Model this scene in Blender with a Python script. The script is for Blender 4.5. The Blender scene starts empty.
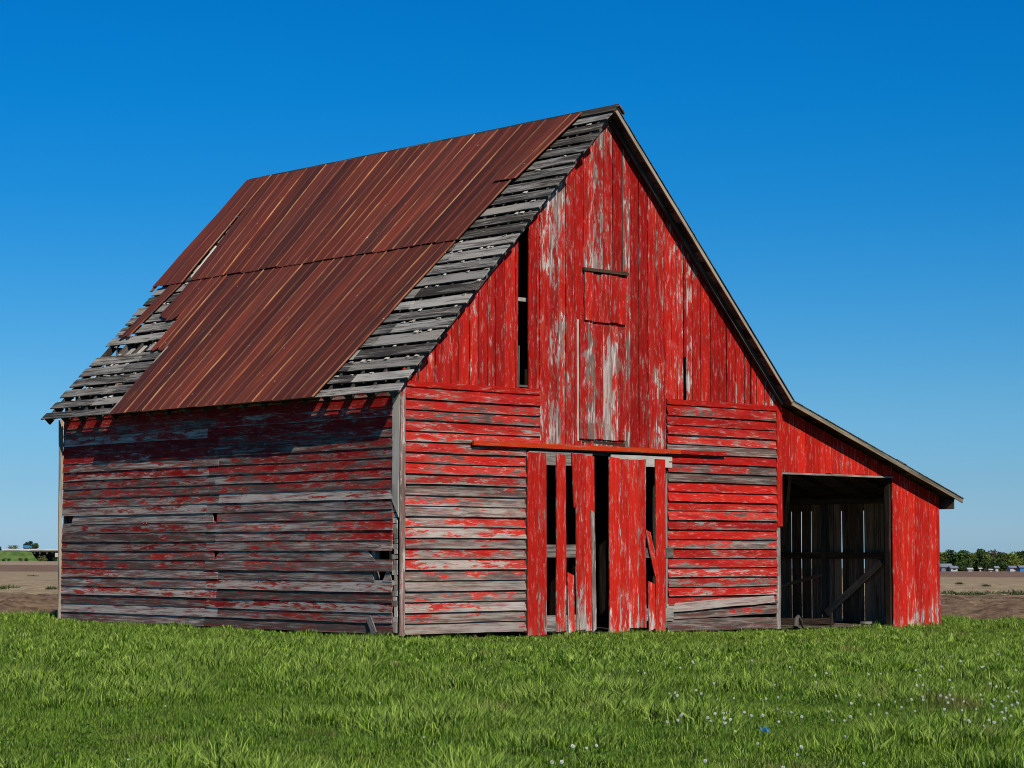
import bpy, math, random
import numpy as np
from mathutils import Vector, Matrix
R = math.radians
rng = random.Random(7)
nr = np.random.default_rng(11)
sc = bpy.context.scene
col = sc.collection

# ------------------------------------------------------------ camera
CAM = Vector((-25.3549, -30.4459, 1.45)); YAW = 0.7439; PITCH = 0.0748; ROLL = 0.001
cd = bpy.data.cameras.new('camera'); cam = bpy.data.objects.new('camera', cd); col.objects.link(cam)
cd.sensor_width = 36.0; cd.lens = 2252.83 / 1024 * 36.0
cd.clip_start = 0.1; cd.clip_end = 20000
fw = Vector((math.sin(YAW)*math.cos(PITCH), math.cos(YAW)*math.cos(PITCH), math.sin(PITCH)))
rt = Vector((math.cos(YAW), -math.sin(YAW), 0)); up = rt.cross(fw)
r2 = rt*math.cos(ROLL) + up*math.sin(ROLL); u2 = up*math.cos(ROLL) - rt*math.sin(ROLL)
m = Matrix((r2, u2, -fw)).transposed().to_4x4(); m.translation = CAM
cam.matrix_world = m
sc.camera = cam

# ------------------------------------------------------------ sky, sun, exposure
SUNDIR = Vector((-0.34, -1.10, 0.93)).normalized()          # towards the sun
ELEV = math.asin(SUNDIR.z)
w = bpy.data.worlds.new('World'); sc.world = w; w.use_nodes = True
nt = w.node_tree; nt.nodes.clear()
sky = nt.nodes.new('ShaderNodeTexSky'); sky.sky_type = 'NISHITA'; sky.sun_disc = False
sky.sun_elevation = ELEV; sky.sun_rotation = math.atan2(SUNDIR.x, SUNDIR.y)
sky.air_density = 1.0; sky.dust_density = 0.2; sky.ozone_density = 3.0; sky.altitude = 0
hs = nt.nodes.new('ShaderNodeHueSaturation'); hs.inputs['Saturation'].default_value = 1.4
bg = nt.nodes.new('ShaderNodeBackground'); bg.inputs[1].default_value = 0.10
wo = nt.nodes.new('ShaderNodeOutputWorld')
tcw = nt.nodes.new('ShaderNodeTexCoord'); sxw = nt.nodes.new('ShaderNodeSeparateXYZ'); nt.links.new(tcw.outputs['Generated'], sxw.inputs[0])
mrw = nt.nodes.new('ShaderNodeMapRange'); mrw.inputs['From Min'].default_value = 0.0; mrw.inputs['From Max'].default_value = 1.0; nt.links.new(sxw.outputs[2], mrw.inputs[0])
crw = nt.nodes.new('ShaderNodeValToRGB'); nt.links.new(mrw.outputs[0], crw.inputs[0])      # deep polarised blue overhead, pale blue (not yellow) at the horizon
stops = [(0.0, (.36, .63, 1.34)), (.0064, (.37, .62, 1.28)), (.032, (.31, .56, 1.01)), (.068, (.27, .56, .88)), (.112, (.18, .57, .87)), (.156, (.085, .58, .89)), (.20, (.030, .61, .92)), (.242, (.016, .62, .93)), (.5, (.45, .78, .95)), (1.0, (.9, .97, 1.0))]
for i, (pp, cc) in enumerate(stops):
    e = crw.color_ramp.elements[i] if i < 2 else crw.color_ramp.elements.new(pp)
    e.position = pp; e.color = (*cc, 1)
mxw = nt.nodes.new('ShaderNodeMix'); mxw.data_type = 'RGBA'; mxw.blend_type = 'MULTIPLY'; mxw.inputs[0].default_value = 1.0
nt.links.new(sky.outputs[0], hs.inputs['Color']); nt.links.new(hs.outputs[0], mxw.inputs[6]); nt.links.new(crw.outputs[0], mxw.inputs[7]); nt.links.new(mxw.outputs[2], bg.inputs[0]); nt.links.new(bg.outputs[0], wo.inputs[0])
sl = bpy.data.lights.new('sun', 'SUN'); sl.energy = 4.5; sl.angle = R(0.5); sl.color = (1.0, 0.955, 0.88)
so = bpy.data.objects.new('sun', sl); col.objects.link(so)
so.rotation_euler = SUNDIR.to_track_quat('Z', 'Y').to_euler(); so.location = (-20, -60, 60)
sc.cycles.pixel_filter_type = 'BLACKMAN_HARRIS'; sc.cycles.filter_width = 1.0
sc.view_settings.view_transform = 'Standard'; sc.view_settings.look = 'None'
sc.view_settings.exposure = 0.0; sc.view_settings.gamma = 1.0; sc.view_settings.use_curve_mapping = False

# ------------------------------------------------------------ helpers
FH = np.array([math.sin(YAW), math.cos(YAW)]); RH = np.array([math.cos(YAW), -math.sin(YAW)])
C2 = np.array([CAM.x, CAM.y])

def tag(o, label=None, cat=None, group=None, kind=None):
    if label: o['label'] = label
    if cat: o['category'] = cat
    if group: o['group'] = group
    if kind: o['kind'] = kind
    return o

def empty(name, loc=(0, 0, 0)):
    o = bpy.data.objects.new(name, None); o.location = loc; col.objects.link(o); return o

class MB:
    """collects boards, boxes and raw faces and links them as one mesh object"""
    def __init__(s):
        s.v = []; s.f = []; s.uv = []; s.uvn = []; s.c = []; s.mi = []
    def quad(s, idx, uvs, uvn, c, mi=0):
        s.f.append(idx); s.uv += uvs; s.uvn += uvn; s.c += [c]*len(idx); s.mi.append(mi)
    def board(s, o, L, Wd, N, l, wd, t, seg=None, jit=0.004, wear=None, tilt=0.0, end0=0.0, end1=0.0, bow=0.0, mi=0, tone=None, mi_in=None):
        """a plank: o = back corner, L length, Wd width, N outward. tilt lifts the edge at width 0."""
        o = Vector(o); L = Vector(L).normalized(); Wd = Vector(Wd).normalized(); N = Vector(N).normalized()
        seg = seg or max(2, int(l/0.35))
        flip = L.cross(Wd).dot(N) < 0
        c = (rng.random(), rng.random() if wear is None else wear, rng.random() if tone is None else tone, 1.0)
        ou, ov = rng.uniform(0, 60), rng.uniform(0, 60)
        b = len(s.v); j0 = j1 = jn = 0.0
        rows = []
        for i in range(seg+1):
            a = i/seg
            j0 = 0.6*j0 + rng.uniform(-jit, jit); j1 = 0.6*j1 + rng.uniform(-jit, jit); jn = 0.6*jn + rng.uniform(-jit, jit)*0.6
            bw = bow*math.sin(a*math.pi)
            e0 = end0*(1-2*a) if i in (0, seg) else 0
            e1 = end1*(1-2*a) if i in (0, seg) else 0
            p0 = o + L*(a*l+e0) + Wd*(j0+bw) + N*(jn+tilt)
            p1 = o + L*(a*l+e1) + Wd*(wd+j1+bw) + N*jn
            s.v += [p0, p0+N*t, p1+N*t, p1]
            rows.append((a*l, a))
        for i in range(seg):
            q = b+4*i; (u0, a0), (u1, a1) = rows[i], rows[i+1]
            for k in range(4):
                k2 = (k+1) % 4
                vv = ((0, 0), (0, 1), (1, 1), (1, 0))[k]       # (v, depth)
                v2 = ((0, 0), (0, 1), (1, 1), (1, 0))[k2]
                va, vb = vv[0]*wd + vv[1]*t*0.5, v2[0]*wd + v2[1]*t*0.5
                idx = [q+k, q+4+k, q+4+k2, q+k2]
                us = [(ou+u0, ov+va), (ou+u1, ov+va), (ou+u1, ov+vb), (ou+u0, ov+vb)]
                un = [(a0, vv[0]), (a1, vv[0]), (a1, v2[0]), (a0, v2[0])]
                if flip: idx = idx[::-1]; us = us[::-1]; un = un[::-1]
                s.quad(idx[::-1], us[::-1], un[::-1], c, mi if (k == 1 or mi_in is None) else mi_in)
        for q, u, a, rev in ((b, 0, 0, False), (b+4*seg, l, 1, True)):
            idx = [q, q+1, q+2, q+3]; us = [(ou+u, ov), (ou+u, ov+t), (ou+u+.02, ov+wd), (ou+u, ov+wd)]; un = [(a, 0), (a, 0), (a, 1), (a, 1)]
            if rev != flip: idx = idx[::-1]; us = us[::-1]; un = un[::-1]
            s.quad(idx[::-1] , us[::-1], un[::-1], c, mi)
    def box(s, lo, hi, mi=0, wear=0.5):
        lo = Vector(lo); d = Vector(hi)-lo
        ax = sorted(range(3), key=lambda i: -d[i]); E = [Vector((1, 0, 0)), Vector((0, 1, 0)), Vector((0, 0, 1))]
        s.board(lo, E[ax[0]], E[ax[1]], E[ax[2]], d[ax[0]], d[ax[1]], d[ax[2]], seg=max(1, int(d[ax[0]]/1.5)), jit=0, wear=wear, mi=mi)
    def beam(s, a, b, wd, t, n=(0, 0, 1), wear=0.5, jit=0.003, mi=0):
        """square timber from a to b, centred"""
        a = Vector(a); b = Vector(b); L = (b-a).normalized(); n = Vector(n); n = (n-L*n.dot(L)).normalized(); W = n.cross(L)
        s.board(a-W*wd/2-n*t/2, L, W, n, (b-a).length, wd, t, wear=wear, jit=jit, mi=mi)
    def poly(s, pts, mi=0, wear=0.5):
        b = len(s.v); s.v += [Vector(p) for p in pts]; n = len(pts)
        s.quad(list(range(b, b+n)), [(p[0], p[1]) for p in pts], [(.5, .5)]*n, (rng.random(), wear, rng.random(), 1), mi)
    def build(s, name, mats, parent=None, smooth=False):
        me = bpy.data.meshes.new(name); me.from_pydata([tuple(v) for v in s.v], [], s.f)
        u = me.uv_layers.new(name='UVMap'); u.data.foreach_set('uv', np.array(s.uv, dtype=np.float32).ravel())
        u = me.uv_layers.new(name='Norm'); u.data.foreach_set('uv', np.array(s.uvn, dtype=np.float32).ravel())
        a = me.color_attributes.new('brd', 'FLOAT_COLOR', 'CORNER'); a.data.foreach_set('color', np.array(s.c, dtype=np.float32).ravel())
        for mt in (mats if isinstance(mats, (list, tuple)) else [mats]): me.materials.append(mt)
        me.polygons.foreach_set('material_index', s.mi)
        if smooth: me.polygons.foreach_set('use_smooth', [True]*len(s.f))
        me.update()
        o = bpy.data.objects.new(name, me); col.objects.link(o)
        if parent: o.parent = parent
        return o

def npmesh(name, V, F, mats, parent=None, uv=None, smooth=False, mi=None):
    """mesh from numpy arrays; F is (n,3) or (n,4)"""
    me = bpy.data.meshes.new(name); n, k = F.shape
    me.vertices.add(len(V)); me.vertices.foreach_set('co', V.astype(np.float32).ravel())
    me.loops.add(n*k); me.loops.foreach_set('vertex_index', F.astype(np.int32).ravel())
    me.polygons.add(n); me.polygons.foreach_set('loop_start', np.arange(0, n*k, k, dtype=np.int32))
    for mt in (mats if isinstance(mats, (list, tuple)) else [mats]): me.materials.append(mt)
    if mi is not None: me.polygons.foreach_set('material_index', mi.astype(np.int32))
    me.update(calc_edges=True); me.validate()
    if uv is not None:
        u = me.uv_layers.new(name='UVMap'); u.data.foreach_set('uv', uv[F.ravel()].astype(np.float32).ravel())
    if smooth: me.polygons.foreach_set('use_smooth', np.ones(n, dtype=bool))
    o = bpy.data.objects.new(name, me); col.objects.link(o)
    if parent: o.parent = parent
    return o

class NG:
    """small node-graph writer"""
    def __init__(s, name):
        s.m = bpy.data.materials.new(name); s.m.use_nodes = True; s.t = s.m.node_tree; s.t.nodes.clear()
        s.out = s.t.nodes.new('ShaderNodeOutputMaterial'); s.p = s.t.nodes.new('ShaderNodeBsdfPrincipled')
        s.t.links.new(s.p.outputs[0], s.out.inputs[0])
    def n(s, typ, ins=None, **kw):
        x = s.t.nodes.new(typ)
        for k, v in kw.items(): setattr(x, k, v)
        for k, v in (ins or {}).items(): s.set(x.inputs[k], v)
        return x
    def set(s, inp, v):
        if isinstance(v, bpy.types.NodeSocket): s.t.links.new(v, inp)
        elif isinstance(v, bpy.types.Node): s.t.links.new(v.outputs[0], inp)
        elif isinstance(v, (tuple, list)) and len(v) == 3 and inp.type == 'RGBA': inp.default_value = (*v, 1)
        else: inp.default_value = v
    def math(s, op, a, b=0.0, clamp=False):
        x = s.n('ShaderNodeMath', operation=op, use_clamp=clamp); s.set(x.inputs[0], a); s.set(x.inputs[1], b); return x.outputs[0]
    def noise(s, vec, scale, detail=4, rough=0.55, mapping=None, dist=0.0):
        if mapping: vec = s.n('ShaderNodeMapping', {'Vector': vec, 'Scale': (*mapping, 1) if len(mapping) == 2 else mapping}).outputs[0]
        return s.n('ShaderNodeTexNoise', {'Vector': vec, 'Scale': scale, 'Detail': detail, 'Roughness': rough, 'Distortion': dist}).outputs[0]
    def step(s, v, a, b, lo=0.0, hi=1.0):
        return s.n('ShaderNodeMapRange', {'Value': v, 'From Min': a, 'From Max': b, 'To Min': lo, 'To Max': hi}, interpolation_type='SMOOTHSTEP').outputs[0]
    def lin(s, v, a, b, lo=0.0, hi=1.0):
        return s.n('ShaderNodeMapRange', {'Value': v, 'From Min': a, 'From Max': b, 'To Min': lo, 'To Max': hi}).outputs[0]
    def mix(s, f, a, b, blend='MIX'):
        x = s.n('ShaderNodeMix', data_type='RGBA', blend_type=blend); s.set(x.inputs[0], f); s.set(x.inputs[6], a); s.set(x.inputs[7], b); return x.outputs[2]
    def bump(s, h, strength=0.4, dist=0.01):
        b = s.n('ShaderNodeBump', {'Height': h, 'Strength': strength, 'Distance': dist}); s.set(s.p.inputs['Normal'], b.outputs[0])
    def base(s, c, rough=0.85, spec=0.2):
        s.set(s.p.inputs['Base Color'], c); s.set(s.p.inputs['Roughness'], rough); s.p.inputs['Specular IOR Level'].default_value = spec

# ------------------------------------------------------------ materials
def mat_wood(name, red=((.50, .0135, .008), (.31, .009, .007)), woodA=(.10, .088, .078), woodB=(.40, .37, .34), primer=(.62, .57, .52),
             painted=True, edge=0.25, primer_amt=0.5, stain=0.35, gscale=(1.3, 7.0), bump=0.5, fleck_amt=0.75, place=0.10, dirt_amt=0.75, splash=0.11):
    g = NG(name)
    uv = g.n('ShaderNodeUVMap', uv_map='UVMap').outputs[0]
    nm = g.n('ShaderNodeSeparateXYZ', {0: g.n('ShaderNodeUVMap', uv_map='Norm').outputs[0]})
    at = g.n('ShaderNodeSeparateColor', {0: g.n('ShaderNodeAttribute', attribute_name='brd').outputs[0]})
    rnd, wear, tone = at.outputs[0], at.outputs[1], at.outputs[2]
    grain = g.noise(uv, 1.0, 6, 0.7, (1.3, 24.0), 0.6)
    grain2 = g.noise(uv, 1.0, 5, 0.65, (0.6, 9.0), 0.4)
    gsum = g.math('ADD', g.math('MULTIPLY', grain, 0.55), g.math('MULTIPLY', grain2, 0.45))
    gsum = g.math('ADD', gsum, g.lin(tone, 0, 1, -0.10, 0.10))
    wood = g.mix(g.step(gsum, 0.39, 0.61), woodA, woodB)
    blot = g.noise(uv, 1.0, 4, 0.6, (0.6, 1.6))
    wood = g.mix(g.step(blot, 0.52, 0.75, 0, 0.55), wood, (.06, .052, .047))
    tint = g.noise(uv, 1.0, 2, 0.5, (0.35, 0.7))
    wood = g.mix(g.step(tint, 0.45, 0.7, 0, 0.4), wood, g.mix(1.0, wood, (1.10, .96, .82), 'MULTIPLY'))
    if painted:
        n1 = g.noise(uv, 1.0, 7, 0.68, gscale, 0.25)
        n2 = g.noise(uv, 1.0, 5, 0.75, (3.5, 18.0), 0.3)
        n3 = g.noise(uv, 1.0, 2, 0.5, (0.45, 1.4))
        val = g.math('ADD', g.math('MULTIPLY', n1, 0.55), g.math('MULTIPLY', n2, 0.30))
        val = g.math('ADD', val, g.math('MULTIPLY', n3, 0.22))
        pc = g.noise(g.n('ShaderNodeNewGeometry').outputs['Position'], 0.75, 3, 0.6)
        val = g.math('ADD', val, g.lin(pc, 0.25, 0.75, -place*.5, place*.5))
        pz_ = g.n('ShaderNodeSeparateXYZ', {0: g.n('ShaderNodeNewGeometry').outputs['Position']}).outputs[2]
        val = g.math('ADD', val, g.lin(pz_, 0.0, 0.9, splash, 0.0))          # boards rot and lose paint next to the ground
        ed = g.math('ABSOLUTE', g.math('SUBTRACT', nm.outputs[1], 0.5)); ed = g.math('MULTIPLY', ed, 2.0)
        ed = g.math('MULTIPLY', g.math('POWER', ed, 7.0), edge*0.35)
        val = g.math('ADD', val, ed)
        th = g.lin(wear, 0, 1, 0.80, 0.26)
        d = g.math('SUBTRACT', val, th)
        bare = g.step(d, -0.012, 0.014)
        halo = g.step(d, -0.11, -0.01)
        redn = g.noise(uv, 1.0, 5, 0.6, (1.5, 12.0))
        rc = g.mix(g.step(redn, 0.3, 0.7), red[1], red[0])
        rc = g.mix(g.math('MULTIPLY', rnd, 0.40), rc, (.52, .022, .008))
        dirt = g.noise(uv, 1.0, 6, 0.75, (1.0, 12.0))
        rc = g.mix(g.step(dirt, 0.50, 0.70, 0, dirt_amt), rc, (.13, .010, .009))
        fine = g.noise(uv, 1.0, 6, 0.8, (3.0, 15.0))
        fleck = g.math('MULTIPLY', g.step(fine, 0.545, 0.62), g.lin(halo, 0, 1, fleck_amt*.35, fleck_amt))
        rc = g.mix(fleck, rc, (.60, .41, .35))
        rc = g.mix(g.math('MULTIPLY', halo, 0.25), rc, (.50, .12, .085))
        pr = g.noise(uv, 1.0, 5, 0.65, (2.0, 14.0))
        wood2 = g.mix(g.math('MULTIPLY', g.step(pr, 0.52, 0.60), primer_amt), wood, primer)
        st = g.noise(uv, 1.0, 5, 0.65, (1.6, 22.0))
        wood2 = g.mix(g.step(st, 0.45, 0.68, 0.05, stain), wood2, (.22, .030, .024))
        fin = g.mix(bare, rc, wood2)
        h = g.math('ADD', g.math('MULTIPLY', bare, -0.35), g.math('MULTIPLY', gsum, g.lin(bare, 0, 1, 0.5, 1.3)))
        rough = g.lin(bare, 0, 1, 0.62, 0.92)
    else:
        fin = wood; h = gsum; rough = 0.92
    fin = g.mix(1.0, fin, g.n('ShaderNodeCombineColor', {0: g.lin(rnd, 0, 1, .66, 1.12), 1: g.lin(rnd, 0, 1, .66, 1.12), 2: g.lin(rnd, 0, 1, .66, 1.12)}).outputs[0], 'MULTIPLY')
    g.base(fin, rough, 0.06); g.bump(h, bump, 0.012)
    return g.m

M = {}
M['clap'] = mat_wood('peeling_red_clapboard', edge=0.3, primer_amt=0.15, splash=.05, stain=.62, woodA=(.080, .066, .053), woodB=(.40, .352, .295), primer=(.60, .54, .45), gscale=(.9, 5.0))
M['sideclap'] = mat_wood('weathered_red_clapboard', red=((.36, .010, .008), (.17, .007, .007)), woodA=(.10, .080, .065), woodB=(.54, .46, .385), gscale=(1.3, 6.5),
                         primer=(.34, .32, .30), edge=0.35, primer_amt=0.2, stain=0.92, splash=.05)
M['gable'] = mat_wood('flaking_red_board', edge=0.12, primer_amt=0.85, woodA=(.20, .145, .115), woodB=(.60, .48, .41), primer=(.74, .64, .57), stain=0.6, gscale=(1.8, 7.0), place=.17, fleck_amt=1.0)
M['door'] = mat_wood('bright_red_board', red=((.56, .017, .008), (.42, .011, .007)), edge=0.2, primer_amt=0.85, dirt_amt=.4, gscale=(1.6, 8.0), splash=.11, fleck_amt=.9, woodA=(.20, .15, .12), woodB=(.58, .48, .41))
M['orange'] = mat_wood('orange_red_board', red=((.68, .060, .010), (.58, .042, .008)), edge=0.1, dirt_amt=.2)
M['bare'] = mat_wood('bare_grey_timber', painted=False, woodA=(.12, .10, .085), woodB=(.42, .38, .32))
M['pale'] = mat_wood('pale_timber', painted=False, woodA=(.30, .26, .21), woodB=(.68, .60, .48))
M['cream'] = mat_wood('cream_timber', painted=False, woodA=(.20, .155, .11), woodB=(.52, .43, .32))
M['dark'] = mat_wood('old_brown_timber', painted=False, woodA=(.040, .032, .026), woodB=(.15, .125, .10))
M['roofbrd'] = mat_wood('grey_roof_board', painted=False, woodA=(.050, .043, .035), woodB=(.40, .36, .30), bump=0.9)
M['shed'] = mat_wood('shed_inside_timber', painted=False, woodA=(.17, .11, .07), woodB=(.60, .42, .28))
M['brown'] = mat_wood('dark_timber_and_gap_shade', painted=False, woodA=(.022, .014, .010), woodB=(.075, .045, .028))  # timber, and the dark strips that stand for shaded gaps at the loft
M['rake'] = mat_wood('olive_grey_rake', painted=False, woodA=(.11, .088, .055), woodB=(.33, .275, .19))

def mat_rust():
    g = NG('rusty_roofing_metal')
    uv = g.n('ShaderNodeUVMap', uv_map='UVMap').outputs[0]
    nm = g.n('ShaderNodeSeparateXYZ', {0: g.n('ShaderNodeUVMap', uv_map='Norm').outputs[0]})
    at = g.n('ShaderNodeSeparateColor', {0: g.n('ShaderNodeAttribute', attribute_name='brd').outputs[0]})
    s1 = g.noise(uv, 1.0, 6, 0.6, (0.18, 2.2), 0.3)
    s2 = g.noise(uv, 1.0, 5, 0.65, (0.8, 7.0), 0.3)
    b1 = g.noise(uv, 1.0, 6, 0.65, (0.9, 2.2))
    base = g.mix(g.step(s1, 0.30, 0.70), (.070, .020, .014), (.182, .035, .016))
    base = g.mix(g.step(b1, 0.45, 0.70, 0, 0.6), base, (.078, .030, .020))
    base = g.mix(g.step(s2, 0.56, 0.72, 0, 0.5), base, (.33, .075, .017))
    fine = g.noise(uv, 1.0, 5, 0.75, (6.0, 14.0))
    base = g.mix(g.step(fine, 0.62, 0.72, 0, .5), base, (.22, .07, .03))
    # rib crests keep a brighter orange-tan rust, broken along the length
    rb = g.noise(uv, 1.0, 4, 0.65, (0.6, 1.2))
    rib = g.math('MULTIPLY', nm.outputs[1], g.step(rb, 0.36, 0.60))
    base = g.mix(g.math('MULTIPLY', rib, 0.9), base, g.mix(g.step(s2, .4, .6), (.36, .10, .022), (.60, .32, .13)))
    tone = g.lin(at.outputs[0], 0, 1, 0.72, 1.18)
    base = g.mix(1.0, base, g.n('ShaderNodeCombineColor', {0: tone, 1: tone, 2: tone}).outputs[0], 'MULTIPLY')
    vo = g.n('ShaderNodeTexVoronoi', {'Vector': uv, 'Scale': 2.6}); 
    spk = g.math('LESS_THAN', vo.outputs[0], 0.045)
    base = g.mix(g.math('MULTIPLY', spk, 0.7), base, (.50, .34, .24))
    g.base(base, g.step(b1, .3, .7, .58, .82), 0.18)
    g.bump(g.math('ADD', fine, s1), 0.25, 0.006)
    return g.m
M['rust'] = mat_rust()

def mat_plain(name, c1, c2, scale=4.0, rough=0.9, spec=0.15, bump=0.0):
    g = NG(name); tc = g.n('ShaderNodeTexCoord').outputs['Object']
    a = g.noise(tc, scale, 6, 0.6)
    g.base(g.mix(g.step(a, 0.35, 0.65), c1, c2), rough, spec)
    if bump: g.bump(a, bump, 0.02)
    return g.m
M['shingle'] = mat_plain('dark_shingle', (.035, .033, .032), (.085, .08, .075), 9)
M['chip'] = mat_plain('pale_chip', (.34, .28, .21), (.66, .58, .47), 12)
M['nail'] = mat_plain('nail_head', (.30, .20, .13), (.5, .38, .28), 12, 0.6)
M['dirt'] = mat_plain('barn_dirt', (.075, .055, .038), (.15, .115, .08), 3, 0.95, 0.1, 0.4)
M['white'] = mat_plain('white_paint', (.40, .39, .36), (.54, .53, .49), 0.3)
M['grey'] = mat_plain('grey_roofing', (.16, .17, .19), (.24, .25, .27), 0.3)
M['concrete'] = mat_plain('pale_concrete', (.44, .41, .34), (.55, .52, .43), 0.2)
M['steel_and_shade'] = mat_plain('dark_girder_and_shade', (.03, .03, .035), (.06, .06, .065), 0.2)  # girder steel, also the dark sheet for the shade below the deck
M['bluepaint'] = mat_plain('blue_paint', (.04, .17, .36), (.05, .21, .42), 0.3, 0.5)
M['glassdark'] = mat_plain('dark_glass', (.02, .025, .03), (.03, .035, .04), 1, 0.15, 0.5)
M['tyre'] = mat_plain('black_rubber', (.015, .015, .015), (.03, .03, .03), 3)
M['bark'] = mat_plain('tree_bark', (.06, .045, .035), (.13, .10, .08), 2)
M['blueplastic'] = mat_plain('blue_plastic', (.03, .16, .34), (.05, .24, .46), 20, 0.4, 0.5)

def mat_leaf(name, c1, c2, scale=0.5, trans=0.25):
    g = NG(name); geo = g.n('ShaderNodeNewGeometry')
    a = g.noise(geo.outputs['Position'], scale, 3, 0.6)
    rnd = geo.outputs['Random Per Island']
    f = g.math('ADD', g.math('MULTIPLY', g.step(a, .3, .7), 0.55), g.math('MULTIPLY', rnd, 0.45))
    c = g.mix(f, c1, c2)
    g.base(c, 0.7, 0.12)
    tr = g.n('ShaderNodeBsdfTranslucent', {'Color': c}); mx = g.n('ShaderNodeMixShader', {0: trans, 1: g.p.outputs[0], 2: tr.outputs[0]})
    g.t.links.new(mx.outputs[0], g.out.inputs[0])
    return g.m

def mat_grass():
    g = NG('lawn_grass'); geo = g.n('ShaderNodeNewGeometry'); pos = geo.outputs['Position']
    big = g.noise(pos, 0.35, 4, 0.6); mid = g.noise(pos, 1.8, 4, 0.65); rnd = geo.outputs['Random Per Island']
    sm = g.noise(pos, 4.5, 3, 0.6)
    c = g.mix(g.step(mid, .40, .60), (.038, .118, .004), (.126, .266, .008))
    c = g.mix(g.step(big, .40, .66, 0, .5), c, (.165, .275, .012))
    c = g.mix(g.step(sm, .46, .58, 0, .8), c, (.020, .070, .004))
    c = g.mix(g.step(rnd, .60, .95, 0, .9), c, (.45, .57, .11))
    c = g.mix(g.step(rnd, .52, .12, 0, .92), c, (.009, .036, .003))  # dark blades put the shade between tufts into the grass colour
    c = g.mix(g.step(rnd, .955, .97, 0, .85), c, (.50, .46, .25))
    dry = g.noise(pos, 0.9, 3, 0.6)
    c = g.mix(g.math('MULTIPLY', g.step(dry, .61, .70), g.step(rnd, .3, .6, .1, .8)), c, (.30, .24, .09))
    g.base(c, 0.6, 0.05)
    tr = g.n('ShaderNodeBsdfTranslucent', {'Color': c}); mx = g.n('ShaderNodeMixShader', {0: 0.28, 1: g.p.outputs[0], 2: tr.outputs[0]})
    g.t.links.new(mx.outputs[0], g.out.inputs[0])
    return g.m
M['grass'] = mat_grass()

def mat_field():
    g = NG('field_soil'); uvn = g.n('ShaderNodeUVMap', uv_map='UVMap').outputs[0]
    xy = g.n('ShaderNodeSeparateXYZ', {0: uvn}); D = xy.outputs[0]
    pos = g.n('ShaderNodeNewGeometry').outputs['Position']
    wob = g.noise(pos, 0.05, 3, 0.5); Dw = g.math('ADD', D, g.math('MULTIPLY', g.math('SUBTRACT', wob, .5), g.lin(D, 50, 800, 6, 90)))
    n1 = g.noise(pos, 1.3, 7, 0.7); n2 = g.noise(pos, 7.0, 5, 0.7); nb = g.noise(pos, 0.25, 4, 0.6)
    soil = g.mix(g.step(n1, .33, .67), (.080, .044, .024), (.24, .150, .082))
    soil = g.mix(g.step(n2, .56, .68, 0, .8), soil, (.33, .24, .15))
    soil = g.mix(g.step(n2, .40, .30, 0, .7), soil, (.06, .042, .030))
    stub = g.mix(g.step(n1, .35, .65), (.23, .158, .085), (.42, .305, .175))
    stub = g.mix(g.step(nb, .50, .68, 0, .6), stub, (.25, .20, .09)); stub = g.mix(g.step(nb, .48, .36, 0, .6), stub, (.22, .14, .085))
    red = g.mix(g.step(nb, .4, .6), (.15, .082, .048), (.23, .14, .085))
    tan = g.mix(g.step(nb, .4, .6), (.30, .20, .12), (.36, .26, .16))
    c = g.mix(g.step(Dw, 88, 98), soil, stub)
    c = g.mix(g.step(Dw, 215, 255), c, red)
    side = g.step(xy.outputs[1], 0, 60)                                   # the tan strip lies only in the left-hand field
    c = g.mix(g.math('MULTIPLY', g.step(Dw, 480, 560), g.math('SUBTRACT', 1.0, side)), c, tan)
    g.base(c, 0.95, 0.1); g.bump(g.math('ADD', n1, n2), 0.7, 0.06)
    return g.m
M['field'] = mat_field()
gl = NG('lawn_soil'); _p = gl.n('ShaderNodeNewGeometry').outputs['Position']
_a = gl.noise(_p, 2.0, 6, .65); _b = gl.noise(_p, 14, 4, .7)
gl.base(gl.mix(gl.step(gl.math('MULTIPLY', gl.math('ADD', _a, _b), .5), .38, .62), (.022, .034, .006), (.060, .075, .014)), .95, .1); M['lawn'] = gl.m
gb = NG('bank_grass'); _p = gb.n('ShaderNodeNewGeometry').outputs['Position']
gb.base(gb.mix(gb.step(gb.noise(_p, .12, 6, .65), .35, .65), (.055, .105, .022), (.13, .19, .045)), .95, .1); M['bank'] = gb.m

# ------------------------------------------------------------ terrain
def terr_k(X): 
    a = np.clip((np.asarray(X, float)+60)/160, 0, 1); a = a*a*(3-2*a)
    return 0.0031 + a*(0.0066-0.0031)
def terr_z(D, X): return -terr_k(X)*np.clip(np.asarray(D, float)-58, 0, None)
def DX(D, X, z=None):
    p = C2 + D*FH + X*RH
    return (p[0], p[1], float(terr_z(D, X)) if z is None else z)
def edgeD(X): return 52.6 + 0.22*np.asarray(X, float)                     # where the lawn ends

def grid(name, Ds, Xs, zfun, mat, **kw):
    Dg, Xg = np.meshgrid(Ds, Xs, indexing='ij')
    P = C2[None, None] + Dg[..., None]*FH + Xg[..., None]*RH
    Z = zfun(Dg, Xg); V = np.concatenate([P, Z[..., None]], -1).reshape(-1, 3)
    n, k = len(Ds), len(Xs); i = np.arange((n-1)*(k-1)); r = i//(k-1)*k + i % (k-1)
    F = np.stack([r, r+1, r+k+1, r+k], 1)[:, ::-1]
    return npmesh(name, V, F, mat, uv=np.stack([Dg.ravel(), Xg.ravel()], 1), **kw)

Ds = np.concatenate([np.linspace(-200, 40, 9), np.linspace(45, 120, 26), np.geomspace(130, 9000, 50)])
Xs = np.concatenate([-np.geomspace(6000, 130, 22), np.linspace(-120, 120, 61), np.geomspace(130, 6000, 22)])
tag(grid('field', Ds, Xs, lambda D, X: terr_z(D, X)-0.34*(D < 140), M['field'], smooth=True), kind='structure')

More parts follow.
